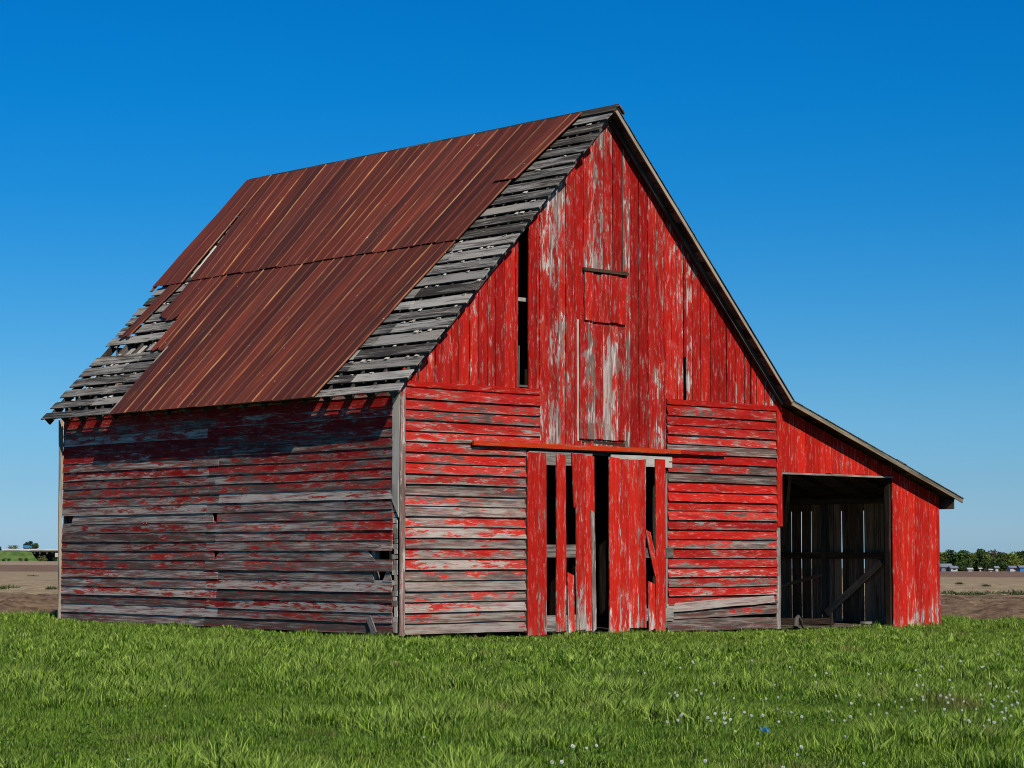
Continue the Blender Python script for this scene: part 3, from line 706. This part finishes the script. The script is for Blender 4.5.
lying('loose_plank', 'grey broken plank end leaning at the foot of the near barn corner', 'plank', (-.12, .55, .02), (-.06, .78, .30), .14, .025, M['bare'], n=(-1, 0, 0))

# ============================================================ grass (stuff): tufts spread over the lawn
def tuft(nb, rad, hmin, hmax, wid, seed, lean=.5):
    g = np.random.default_rng(seed); V = []; F = []
    for i in range(nb):
        a = g.random()*6.283; r = rad*math.sqrt(g.random()); bx, by = r*math.cos(a), r*math.sin(a)
        h = g.uniform(hmin, hmax); d = a + g.normal()*.9; ln = h*lean*g.random()**.7*1.3
        fa = g.random()*6.283; wx, wy = wid*math.cos(fa)*.5, wid*math.sin(fa)*.5
        lx, ly = math.cos(d)*ln, math.sin(d)*ln; b = len(V)
        for t, wk in ((0, 1), (.55, .8)):
            px, py, pz = bx+lx*t*t, by+ly*t*t, h*(t-.18*t*t*lean)
            V += [(px-wx*wk, py-wy*wk, pz), (px+wx*wk, py+wy*wk, pz)]
        V.append((bx+lx, by+ly, h*(1-.25*lean)))
        F += [(b, b+1, b+3, b+2), (b+2, b+3, b+4, b+4)]
    return np.array(V), F
kinds = [tuft(34, .10, .04, .09, .0095, 1, .45), tuft(32, .11, .05, .12, .0095, 2, .6), tuft(26, .09, .07, .16, .009, 3, .4),
         tuft(20, .13, .04, .12, .020, 4, .4), tuft(20, .10, .10, .21, .009, 5, .65)]
CLOV = [(-11.2, -16.3, .8), (-12.3, -16.6, .6), (-13.9, -15.6, .8), (-16.0, -15.2, .6), (-9.2, -16.9, .7), (-7.2, -15.3, .9), (-13.2, -18.1, .6), (-6.0, -17.6, .9), (-14.8, -14.3, .7), (-10.3, -17.3, .5), (-12.0, -13.9, .6)]
gv = []; gf = []; gk = []
for i, (V, F) in enumerate(kinds):
    b = sum(len(v) for v in gv); gv.append(V); gk.append(np.full(len(V), i+1)); gf += [tuple(dict.fromkeys(q+b for q in f)) for f in F]
def spots(n, Dmin, Dmax, seed):
    g = np.random.default_rng(seed); D = np.sqrt(g.uniform(Dmin**2, Dmax**2, n)); u = g.uniform(-1, 1, n)
    Xx = u*(D*.255+6.5); P = C2 + D[:, None]*FH + Xx[:, None]*RH
    ok = D < edgeD(Xx) + .9*(vnoise(Xx, Xx*0, 2.2, 5)-.5) - .1
    inb = (P[:, 0] > -.02) & (P[:, 0] < 15.62) & (P[:, 1] > .0) & (P[:, 1] < 11.2)
    apron = (P[:, 0] > 10.3) & (P[:, 0] < 13.8) & (P[:, 1] > 0) & (P[:, 1] < .5)
    ok &= ~inb | (apron & (g.random(n) < .25))
    return P[ok], D[ok], Xx[ok], g
P1 = []; K1 = []; S1 = []; R1 = []
for n, a, b, seed in ((48000, 12.5, 24, 21), (38000, 24, 38, 22), (34000, 38, 57, 23)):
    P, D, Xx, g = spots(n, a, b, seed); k = len(P)
    hn = vnoise(P[:, 0], P[:, 1], .6, 31)*.62 + vnoise(P[:, 0], P[:, 1], 2.6, 32)*.38
    kk = g.choice([1, 2, 3], k, p=[.45, .35, .2])
    kk = np.where((hn > .60) & (g.random(k) < .5), 5, kk)
    kk = np.where((D > 30) & (g.random(k) < .55), 4, kk)
    sc_ = .34 + 2.0*np.clip(hn-.27, 0, 1) + g.uniform(-.12, .18, k)
    wall = np.minimum(np.abs(P[:, 1]) + (P[:, 0] < -.5)*9 + (P[:, 0] > 16)*9, np.abs(P[:, 0]) + ((P[:, 1] < -.5) | (P[:, 1] > 11.5))*9)
    sc_ = sc_*np.where(wall < .4, .9, np.where(wall < 5, .66, 1.0))
    for cx, cy, cr in CLOV: sc_ = sc_*(1-.55*np.clip(1.4-np.hypot(P[:, 0]-cx, P[:, 1]-cy)/cr, 0, 1))
    edge = edgeD(Xx)-D; sc_ = sc_*np.where((edge < 1.2), 1.05, 1.0)
    P1.append(np.concatenate([P, gz(P[:, 0], P[:, 1])[:, None]], 1)); K1.append(-kk); S1.append(np.clip(sc_, .4, 2.0)); R1.append(g.random(k)*6.283)
pts = np.concatenate(P1); T = np.concatenate(gv); NT = len(T)
me = bpy.data.meshes.new('grass'); me.from_pydata([tuple(v) for v in T] + [tuple(v) for v in pts], [], gf)
me.materials.append(M['grass'])
at = me.attributes.new('kindid', 'INT', 'POINT'); at.data.foreach_set('value', np.concatenate(gk + K1).astype(np.int32))
at = me.attributes.new('size', 'FLOAT', 'POINT'); at.data.foreach_set('value', np.concatenate([np.ones(NT)] + S1).astype(np.float32))
rot = np.zeros((NT+len(pts), 3), np.float32); rot[NT:, 2] = np.concatenate(R1); rot[NT:, 0] = nr.normal(0, .08, len(pts)); rot[NT:, 1] = nr.normal(0, .08, len(pts))
at = me.attributes.new('turn', 'FLOAT_VECTOR', 'POINT'); at.data.foreach_set('vector', rot.ravel())
grass = tag(bpy.data.objects.new('grass', me), 'short green lawn grass growing in front of the red barn', 'grass', kind='stuff'); col.objects.link(grass)
ng = bpy.data.node_groups.new('grass_spread', 'GeometryNodeTree')
ng.interface.new_socket('Geometry', in_out='INPUT', socket_type='NodeSocketGeometry'); ng.interface.new_socket('Geometry', in_out='OUTPUT', socket_type='NodeSocketGeometry')
gi = ng.nodes.new('NodeGroupInput'); go = ng.nodes.new('NodeGroupOutput'); jn = ng.nodes.new('GeometryNodeJoinGeometry'); lk = ng.links.new
def named(nm, typ): 
    x = ng.nodes.new('GeometryNodeInputNamedAttribute'); x.data_type = typ; x.inputs[0].default_value = nm; return x.outputs[0]
kid, siz, trn = named('kindid', 'INT'), named('size', 'FLOAT'), named('turn', 'FLOAT_VECTOR')
for k in range(1, 6):
    def sel(v):
        c = ng.nodes.new('FunctionNodeCompare'); c.data_type = 'INT'; c.operation = 'EQUAL'; lk(kid, c.inputs[2]); c.inputs[3].default_value = v
        sp = ng.nodes.new('GeometryNodeSeparateGeometry'); lk(gi.outputs[0], sp.inputs[0]); lk(c.outputs[0], sp.inputs[1]); return sp.outputs[0]
    io = ng.nodes.new('GeometryNodeInstanceOnPoints'); lk(sel(-k), io.inputs['Points']); lk(sel(k), io.inputs['Instance'])
    lk(trn, io.inputs['Rotation']); lk(siz, io.inputs['Scale']); lk(io.outputs[0], jn.inputs[0])
lk(jn.outputs[0], go.inputs[0])
md = grass.modifiers.new('spread', 'NODES'); md.node_group = ng

# clover and broad-leaf weeds: small flat leaves in patches
def leaves(name, label, cat, centres, n, size, mat, seed, zmax=.07):
    g = np.random.default_rng(seed); V = []; F = []
    for cx, cy, rad in centres:
        k = int(n*rad*rad)
        for _ in range(k):
            a = g.random()*6.283; r = rad*math.sqrt(g.random()); px, py = cx+r*math.cos(a), cy+r*math.sin(a); pz = g.uniform(.06, zmax+.03)+float(gz(px, py))
            t = g.random()*6.283; tl = g.normal(0, .35)
            for j in range(3):
                t2 = t+j*2.094; d = np.array([math.cos(t2), math.sin(t2), tl*math.cos(t2)+.15]); e = np.array([-math.sin(t2), math.cos(t2), 0]); s = size*g.uniform(.7, 1.3); b = len(V); o = np.array([px, py, pz])
                V += [o, o+d*s*.55+e*s*.38, o+d*s, o+d*s*.55-e*s*.38]; F.append((b, b+1, b+2, b+3))
    return tag(npmesh(name, np.array(V), np.array(F), mat), label, cat, kind='stuff')
M['clover'] = mat_leaf('clover_leaf', (.045, .125, .010), (.11, .22, .025), 3)
leaves('clover', 'low clover and broad-leaved weeds in patches among the lawn grass', 'clover',
       CLOV, 300, .028, M['clover'], 5)

# dandelions
M['puff'] = mat_plain('seed_head', (.70, .70, .62), (.88, .88, .80), 30, .9)
M['yellow'] = mat_plain('yellow_petal', (.65, .50, .03), (.75, .60, .05), 30, .8)
M['stalk'] = mat_plain('green_stalk', (.09, .16, .04), (.14, .22, .06), 10, .8)
def flower_mesh(seed, head):
    g = np.random.default_rng(seed); V = []; F = []; mi = []
    h = g.uniform(.14, .19); lx, ly = g.normal(0, .02, 2); r = .0026
    for i in range(5):
        t = i/4
        for k in range(4): V.append((lx*t*t+r*math.cos(k*1.571), ly*t*t+r*math.sin(k*1.571), h*t))
    for i in range(4):
        for k in range(4): F.append((i*4+k, i*4+(k+1) % 4, i*4+4+(k+1) % 4, i*4+4+k)); mi.append(0)
    c = np.array([lx, ly, h]); N = 110 if head == 'puff' else 60
    for i in range(N):
        z = 1-2*(i+.5)/N if head == 'puff' else 1-.75*(i+.5)/N; a = i*2.39996; q = math.sqrt(max(0, 1-z*z)); d = np.array([q*math.cos(a), q*math.sin(a), z])
        e = np.cross(d, (0, 0, 1.)); e = e/(np.linalg.norm(e)+1e-6); f = np.cross(e, d); R_ = .0098 if head == 'puff' else .009; b = len(V)
        o = c+d*R_*.35; tip = c+d*R_*g.uniform(.85, 1.1); wv = .0026
        V += [tuple(o), tuple(tip+e*wv), tuple(tip+d*.002), tuple(tip-e*wv)]; F.append((b, b+1, b+2, b+3)); mi.append(1)
        V += [tuple(o), tuple(tip+f*wv), tuple(tip+d*.002), tuple(tip-f*wv)]; F.append((b+4, b+5, b+6, b+7)); mi.append(1)
    return np.array(V), np.array(F), np.array(mi)
src = {}
for head in ('puff', 'bud'):
    for sd in range(3):
        V, F, mi = flower_mesh(sd+10, head); o = npmesh('dandelion', V, F, [M['stalk'], M['puff']], mi=mi); src[head, sd] = o.data; bpy.data.objects.remove(o)
# where the flowers stand on the lawn (metres), by patch
PATCH = {
 'white dandelion seed head in the thick flower patch at the right edge of the lawn': ('puff', [(895, 690), (903, 684), (912, 700), (925, 694), (938, 689), (944, 702), (950, 691), (958, 698), (966, 690), (975, 696), (983, 688), (990, 697), (998, 691), (1006, 699), (1014, 690), (1020, 700), (986, 705), (970, 708), (1001, 706), (956, 681), (988, 679), (1010, 676), (1018, 684), (930, 681), (1005, 713), (993, 719), (980, 663), (962, 655), (985, 658), (952, 650), (944, 660), (1012, 662), (897, 651), (1000, 647)]),
 'white dandelion seed head in the sparse middle of the lawn right of the doors': ('puff', [(663, 655), (668, 687), (700, 684), (718, 690), (732, 691), (745, 708), (752, 656), (695, 662), (628, 697), (640, 664), (612, 673), (768, 695), (781, 688), (812, 676), (830, 668), (838, 688), (846, 712), (792, 660), (855, 696), (868, 703), (876, 694), (885, 703), (862, 688), (830, 700), (872, 655), (915, 664)]),
 'large white dandelion seed head in the near grass at the foot of the photo': ('puff', [(584, 740), (596, 742), (576, 748), (655, 761), (796, 740), (843, 722), (804, 745), (785, 757), (625, 763), (551, 757), (560, 762), (728, 762), (706, 752), (763, 709), (866, 751)]),
 'tiny white flower in the grass left of the barn doors': ('bud', [(66, 632), (23, 640), (9, 660), (14, 663), (37, 668), (20, 676), (165, 707), (213, 708), (334, 673), (345, 651), (293, 639), (452, 688), (425, 733), (433, 650), (433, 732), (470, 649), (497, 676), (515, 656), (210, 642), (121, 699), (128, 757), (136, 762), (255, 760), (250, 764), (205, 754), (484, 668), (380, 700), (90, 650)]),
}
def ground_at(u, v, z=.08):
    d = fw + r2*((u-512)/2252.83) - u2*((v-384)/2252.83); t = (z-CAM.z)/d.z; p = CAM + d*t; return (p.x, p.y)
for lab, (head, pxs) in PATCH.items():
    if 'thick flower patch' in lab: pxs = pxs + [(rng.gauss(965, 42), rng.gauss(692, 13)) for _ in range(34)]
    if 'sparse middle' in lab: pxs = pxs + [(rng.uniform(610, 880), rng.uniform(650, 725)) for _ in range(22)] + [(rng.gauss(720, 28), rng.gauss(712, 8)) for _ in range(16)]
    for u, v in pxs:
        if u > 1023: continue
        x, y = ground_at(u, v); o = bpy.data.objects.new('dandelion', src[head, rng.randrange(3)]); col.objects.link(o)
        o.location = (x, y, float(gz(x, y))-.015); o.rotation_euler = (0, 0, rng.uniform(0, 6.28)); s = rng.uniform(.8, 1.25)*(1.0 if head == 'puff' else .8); o.scale = (s, s, s)
        tag(o, lab, 'dandelion', lab.replace('white dandelion seed head', 'dandelions').replace('large dandelions', 'large dandelions').replace('tiny white flower', 'tiny white flowers'))
# scrap of blue litter
g = np.random.default_rng(3); n = 9; V = []; F = []
for i in range(n):
    for j in range(n): V.append((-.07+.14*i/(n-1)+g.normal(0, .006), -.06+.12*j/(n-1)+g.normal(0, .006), .09+.05*math.sin(i*.9+1)*math.cos(j*.8)+g.normal(0, .012)))
for i in range(n-1):
    for j in range(n-1): F.append((i*n+j, i*n+j+1, (i+1)*n+j+1, (i+1)*n+j))
lit = npmesh('plastic_scrap', np.array(V), np.array(F), M['blueplastic']); x, y = ground_at(765, 721, .0); lit.location = (x, y, float(gz(x, y))+.02); lit.scale = (.55, .55, .5)
md = lit.modifiers.new('thick', 'SOLIDIFY'); md.thickness = .003
tag(lit, 'small crumpled scrap of blue plastic caught in the lawn grass', 'litter')

# ============================================================ trees, weeds and the far side of the field
def tree(name, label, cat, loc, h, wid, mat, seed, group=None, trunk=.22, n=900, leaf=.09, shape=1.0, bare=False):
    g = np.random.default_rng(seed); root = empty(name, loc); tag(root, label, cat, group)
    mb = MB(); tr = h*.028
    def limb(a, b, r0, r1, k=6):
        a = Vector(a); b = Vector(b); L = (b-a).normalized(); e = L.orthogonal().normalized(); f = L.cross(e); q = len(mb.v)
        for i, (pt, rr) in enumerate(((a, r0), (b, r1))):
            for j in range(k): mb.v.append(pt + (e*math.cos(j*6.283/k) + f*math.sin(j*6.283/k))*rr)
        for j in range(k): mb.quad([q+j, q+(j+1) % k, q+k+(j+1) % k, q+k+j], [(0, 0)]*4, [(0, 0)]*4, (.5, .5, .5, 1))
    limb((0, 0, -.3), (0, 0, h*.45), tr, tr*.7); 
    cl = []
    for i in range(10):
        a = i*2.4+g.random(); z = h*g.uniform(trunk+.12, .88); rr = wid*.5*g.uniform(.35, .80)*(1-.6*max(0, z/h-.6)*2)
        e = (math.cos(a)*rr, math.sin(a)*rr, z); limb((0, 0, h*.2+z*.3), e, tr*.45, tr*.1, 5); cl.append((e, wid*g.uniform(.16, .30)))
    cl.append(((0, 0, h*.78), wid*.26)); cl.append(((0, 0, h*.55), wid*.34))
    mb.build('trunk', M['bark'], root)
    V = []; F = []; ls = leaf*h
    for i in range(n):
        (c, r) = cl[g.integers(len(cl))]; d = g.normal(size=3); d /= np.linalg.norm(d); q = np.array(c) + d*r*g.random()**.4*np.array([1, 1, shape])
        q[2] = min(max(q[2], h*trunk*.6), h*1.02)
        a = g.normal(size=3); a /= np.linalg.norm(a); b_ = np.cross(a, g.normal(size=3)); b_ /= np.linalg.norm(b_)+1e-6; s = ls*g.uniform(.5, 1.1)*.5; k = len(V)
        V += [q-a*s, q+b_*s*.6, q+a*s, q-b_*s*.6]; F.append((k, k+1, k+2, k+3))
    npmesh('crown', np.array(V), np.array(F), mat, root)
    return root
LF = {'dark': mat_leaf('dark_foliage', (.020, .044, .012), (.062, .105, .026), .25), 'mid': mat_leaf('green_foliage', (.036, .075, .014), (.110, .160, .034), .25),
      'olive': mat_leaf('olive_foliage', (.072, .090, .018), (.185, .195, .050), .25), 'brown': mat_leaf('budding_twigs', (.075, .068, .040), (.15, .135, .080), .25),
      'gold': mat_leaf('yellow_green_foliage', (.085, .115, .020), (.20, .235, .05), .25), 'blue': mat_leaf('blue_green_foliage', (.022, .050, .035), (.055, .095, .060), .25)}
def at_px(u, D): return (u-512)/2252.83*D
# right-hand tree line, 780-840 m away; 1 px is about 0.36 m
names = {'dark': 'dark green', 'mid': 'mid green', 'olive': 'olive green', 'brown': 'brownish bare-twigged', 'gold': 'yellow-green', 'blue': 'blue-green'}
TR = [(934, 22, 16, 'mid', 'beside the barn wall, mostly hidden by it'), (943, 21, 15, 'olive', 'just right of the lean-to wall'), (952, 24, 15, 'dark', 'behind the low house with the grey roof'),
      (961, 23.5, 15, 'mid', 'between the house and the white shed'), (969, 21, 14, 'dark', 'behind the small white shed'), (975, 23, 12, 'gold', 'left of the tallest dark crown'), (981, 24.5, 16, 'dark', 'with a rounded crown at mid-line'),
      (986, 21, 11, 'gold', 'in front of the round crown'), (993, 25, 16, 'brown', 'tallest of the tree line'), (1001, 22.5, 13, 'mid', 'right of the bare-twigged tree'), (1005, 21, 12, 'olive', 'left of the long white building'),
      (1012, 22.5, 15, 'gold', 'behind the long white building'), (1019, 23, 14, 'dark', 'behind the blue-roofed shed'), (1027, 23, 15, 'mid', 'at the right edge of the photo'), (1036, 22, 16, 'olive', 'beyond the right edge of the photo'), (1046, 23, 16, 'dark', 'a little past the right edge'), (1057, 21, 16, 'mid', 'well beyond the right edge'), (1069, 24, 17, 'olive', 'far beyond the right edge'), (1083, 22, 18, 'dark', 'second from the far right end'), (1096, 20, 16, 'gold', 'at the far right end')]
for i, (u, hp, wp, c, where) in enumerate(TR):
    D = 800 + (i*37 % 50) - 10; k = D/2252.83; Xx = at_px(u, D)
    tree('tree', '%s tree in the far tree line, %s' % (names[c], where), 'tree', DX(D, Xx), hp*k*.86, wp*k*1.15, LF[c], 40+i, 'trees in the distant tree line', trunk=.03, n=1300, leaf=.15)
BT = [(946, 10, 14), (958, 9, 14), (966, 8, 12), (984, 11, 16), (992, 9, 12), (1000, 10, 16), (1008, 8, 10), (1030, 9, 16)]
for i, (u, hp, wp) in enumerate(BT):
    D = 792; k = D/2252.83
    tree('bush', 'dark bush in the shaded foot of the distant tree line, number %s from the barn' % ('one two three four five six seven eight'.split()[i]), 'bush', DX(D, at_px(u, D)), hp*k, wp*k, LF['dark'], 80+i, 'bushes under the distant trees', trunk=.0, n=420, leaf=.22)
def house(name, label, cat, u, D, wm, dm, hm, roofm, wallmat, roofmat, gable=True, windows=2):
    root = empty(name, DX(D, at_px(u, D))); root.rotation_euler = (0, 0, -YAW); tag(root, label, cat)
    a = wm/2; mb = MB(); mb.box((-a, 0, -.5), (a, dm, hm)); wl = mb.build('wall', wallmat, root)
    mb = MB(); e = .4; t = .12
    b = [(-a-e, -e, hm-.1), (a+e, -e, hm-.1), (a+e, dm/2, hm+roofm), (-a-e, dm/2, hm+roofm), (a+e, dm+e, hm-.1), (-a-e, dm+e, hm-.1)]
    up_ = [tuple(Vector(q)+Vector((0, 0, t))) for q in b]
    mb.poly([up_[0], up_[1], up_[2], up_[3]]); mb.poly([up_[3], up_[2], up_[4], up_[5]]); mb.poly([b[3], b[2], b[1], b[0]]); mb.poly([b[5], b[4], b[2], b[3]])
    mb.poly([b[0], b[1], up_[1], up_[0]]); mb.poly([b[4], b[5], up_[5], up_[4]])
    for s_, q in ((0, 3), (1, 2)): mb.poly([b[s_], b[q], up_[q], up_[s_]])
    mb.poly([b[5], b[3], up_[3], up_[5]]); mb.poly([b[4], b[2], up_[2], up_[4]])
    mb.build('roof', roofmat, root)
    mb = MB(); mb.poly([(-a, .0, hm), (-a, dm, hm), (-a, dm/2, hm+roofm)]); mb.poly([(a, .0, hm), (a, dm/2, hm+roofm), (a, dm, hm)]); mb.build('gable', wallmat, root)
    for i in range(windows):
        x = -a + wm*(i+1)/(windows+1); mb = MB(); mb.box((x-.5, -.05, hm*.4), (x+.5, -.004, hm*.78)); mb.build('window', M['glassdark'], root)
    return root
house('house', 'low house with a grey roof under the trees right of the barn', 'house', 945.5, 775, 3.6, 6, 1.5, 1.0, M['grey'], M['grey'], windows=1)
house('house', 'pale wall of a small house standing beside the grey-roofed house', 'house', 953, 772, 2.2, 4, 1.15, .55, M['white'], M['grey'], windows=1)
house('shed', 'small white shed alone under the dark trees left of the middle', 'shed', 969, 772, 1.3, 2, .75, .35, M['white'], M['white'], windows=0)
house('shed', 'narrow upright white shed under the round dark crown', 'shed', 979, 772, .5, 1, .95, .2, M['white'], M['white'], windows=0)
house('shed', 'very small white box shed in front of the deep shade', 'shed', 989.3, 760, .75, 1.2, .6, .15, M['white'], M['white'], windows=0)
house('shed', 'pale leaning-roofed shed under the bare-twigged tree', 'shed', 995.5, 765, .9, 1.5, 1.2, .5, M['concrete'], M['grey'], windows=0)
house('long_building', 'long white building in front of the trees at the right edge', 'building', 1014, 770, 3.6, 5, 1.3, .5, M['white'], M['grey'], windows=1)
house('shed', 'shed with blue walls at the very right end of the white building', 'shed', 1022, 768, 2.4, 4, 1.4, .5, M['bluepaint'], M['grey'], windows=0)
# left: road bank with an overpass, 1500 m away (1 px is about 0.67 m)
BD = 1500; kk = BD/2252.83
def pz(v): return 1.45 - (v-552.9)*kk
def bankpt(u, v, D=BD): p = C2 + D*FH + at_px(u, D)*RH; return (p[0], p[1], 1.45-(v-552.9)*D/2252.83)
mb = MB()
us = [-110, -60, -20, 0, 10, 20, 28, 33]; tops = [551.5, 551.5, 551.4, 551.2, 551, 551, 551.2, 552.2]; 
for i in range(len(us)-1):
    a, b = us[i], us[i+1]
    mb.poly([bankpt(a, 562.6, BD-25), bankpt(b+(6 if i == 6 else 0), 562.6, BD-25), bankpt(b, tops[i+1]), bankpt(a, tops[i])])
    mb.poly([bankpt(a, tops[i]), bankpt(b, tops[i+1]), bankpt(b, tops[i+1], BD+30), bankpt(a, tops[i], BD+30)])
mb.poly([bankpt(39, 562.6, BD-25), bankpt(45, 562.6, BD+55), bankpt(33, 552.2, BD+30), bankpt(33, 552.2)])
us2 = [62, 72, 120, 200]
mb.poly([bankpt(56, 562.6, BD-25), bankpt(130, 562.6, BD-25), bankpt(130, 551.5), bankpt(64, 552)]); mb.poly([bankpt(64, 552), bankpt(130, 551.5), bankpt(130, 551.5, BD+30), bankpt(64, 552, BD+30)])
tag(mb.build('road_bank', M['bank']), kind='structure')
br = tag(empty('overpass_bridge', bankpt(45, 552)), 'pale concrete road overpass on white piers beyond the field at left', 'bridge'); Ob = br.location.copy()
def lb(u, v, D): return Vector(bankpt(u, v, D)) - Ob
def slab(name, u0, u1, v0, v1, D0, D1, mat):
    mb = MB(); q = [lb(u, v, D) for D in (D0, D1) for v in (v0, v1) for u in (u0, u1)]
    for f in ((2, 3, 1, 0), (4, 5, 7, 6), (0, 1, 5, 4), (6, 7, 3, 2), (0, 4, 6, 2), (3, 7, 5, 1)): mb.poly([q[i] for i in f])
    return mb.build(name, mat, br)
slab('parapet', 4, 120, 549.4, 551.0, BD-2.0, BD-1.0, M['concrete'])
slab('girder', 31, 66, 551.0, 552.6, BD-1.5, BD+12, M['steel_and_shade'])
for u in (36, 41.3, 48.4, 54): slab('pier', u-.8, u+.8, 552.6, 554.6 if u < 54 else 553.8, BD, BD+1.5, M['concrete'])
slab('abutment', 56.5, 63, 553.4, 557.6, BD-3, BD, M['concrete'])
slab('underside_shade', 33, 64, 552.6, 564, BD+12.5, BD+14, M['steel_and_shade'])  # dark sheet standing in for the shade under the overpass
tk = tag(empty('truck', bankpt(28.2, 549.4, BD+4)), 'blue box truck driving along the road bank in front of dark trees', 'truck'); tk.rotation_euler = (0, 0, -YAW)
mb = MB(); mb.box((-2.7, 0, .6), (1.6, 2.2, 2.3)); mb.build('cargo_box', M['bluepaint'], tk)
mb = MB(); mb.box((1.7, 0.05, .5), (3.0, 2.1, 1.9)); mb.build('cab', M['bluepaint'], tk)
for x in (-1.8, 2.2):
    for y in (0, 1.9):
        mb = MB(); q = [Vector((x+.5*math.cos(a*.524), y, .5+.5*math.sin(a*.524))) for a in range(12)]
        q2 = [v+Vector((0, .3, 0)) for v in q]; mb.poly(q); mb.poly(q2[::-1])
        for a in range(12): mb.poly([q[a], q2[a], q2[(a+1) % 12], q[(a+1) % 12]])
        mb.build('wheel', M['tyre'], tk)
for i, (u, v, hp, wp, c, lab) in enumerate([(28, 549.5, 7.5, 6, 'blue', 'dark blue-green tree behind the blue truck on the bank'), (32.5, 549.5, 9, 6, 'blue', 'tallest blue-green tree behind the overpass'),
                                          (37, 549.5, 6, 6, 'mid', 'rounded green tree right of the blue truck'), (14.5, 549.8, 3.5, 11, 'olive', 'low wide olive tree along the top of the bank'), (1, 549.8, 2.5, 5, 'blue', 'low dark tree at the left edge of the photo')]):
    D = BD+70+i*8; k = D/2252.83; p = bankpt(u, v+2.5, D)
    tree('tree', lab, 'tree', p, (hp+2.5)*k, wp*k*1.1, LF[c], 120+i, 'trees beyond the road bank', trunk=.1, n=800, leaf=.18)
for i, (u, hp, wp, lab) in enumerate([(5.5, 3, 4, 'small dark bush at the foot of the bank, leftmost'), (10.8, 3.2, 3.5, 'small dark bush at the foot of the bank, second from left'), (22, 4, 5.5, 'brownish bush at the foot of the bank below the truck'),
                                     (28, 3.5, 4.5, 'small dark bush at the foot of the bank under the overpass end'), (44.5, 6.5, 11, 'large olive bush filling the ground before the overpass'), (57, 4, 6, 'green bush beside the pale abutment')]):
    D = BD-35; k = D/2252.83; p = bankpt(u, 562.4, D)
    tree('bush', lab, 'bush', p, hp*k, wp*k, LF['brown' if i == 2 else 'dark' if i != 4 else 'olive'], 140+i, 'bushes at the foot of the road bank', trunk=.0, n=420, leaf=.25)
# green weed clumps along the seam of the two fields
M['weed'] = mat_leaf('weed_leaf', (.050, .075, .022), (.12, .145, .050), 2)
WEED = [(946, 593.5, .9), (964, 594.5, 1.5), (972, 594.5, 1.1), (994, 593.5, 1.7), (1013, 593, 1.5), (1021, 594.5, 1.2), (958, 584, .5), (984, 586, .5), (11, 588.5, 1.0), (35, 577, .8), (3, 590, .7), (53, 590, .5)]
for i, (u, v, wd) in enumerate(WEED):
    Xr = lambda D: at_px(u, D); D = 95.0
    for _ in range(30): D = (1.45-float(terr_z(D, Xr(D)))+.03)/((v-552.9)/2252.83)
    g = np.random.default_rng(300+i); V = []; F = []; x0, y0, z0 = DX(D, Xr(D))
    for j in range(80):
        a = g.random()*6.283; r = wd*.5*math.sqrt(g.random()); p0 = np.array([r*math.cos(a)*RH[0]+.3*r*math.sin(a)*FH[0], r*math.cos(a)*RH[1]+.3*r*math.sin(a)*FH[1], -.02]); hh = g.uniform(.06, .24)*(1-.5*r/(wd*.5))
        d = np.array([g.normal(0, .12), g.normal(0, .12), hh]); fa = g.random()*6.283; e = np.array([math.cos(fa), math.sin(fa), 0])*.022; b = len(V)
        V += [p0-e, p0+e, p0+d*.6+e*1.3, p0+d]; F.append((b, b+1, b+2, b+3))
    o = npmesh('weed_clump', np.array(V), np.array(F), M['weed']); o.location = (x0, y0, z0)
    side_ = 'right' if u > 500 else 'left'
    tag(o, 'green weed clump in the %s field, %s' % (side_, ['nearest the barn', 'second from the barn', 'third from the barn', 'widest', 'second from the photo edge', 'nearest the photo edge', 'small one out in the stubble nearer the barn', 'small one out in the stubble by the edge',
        'left of the middle', 'farthest out', 'nearest the photo edge', 'nearest the barn'][i]), 'weeds', 'weed clumps in the fields')
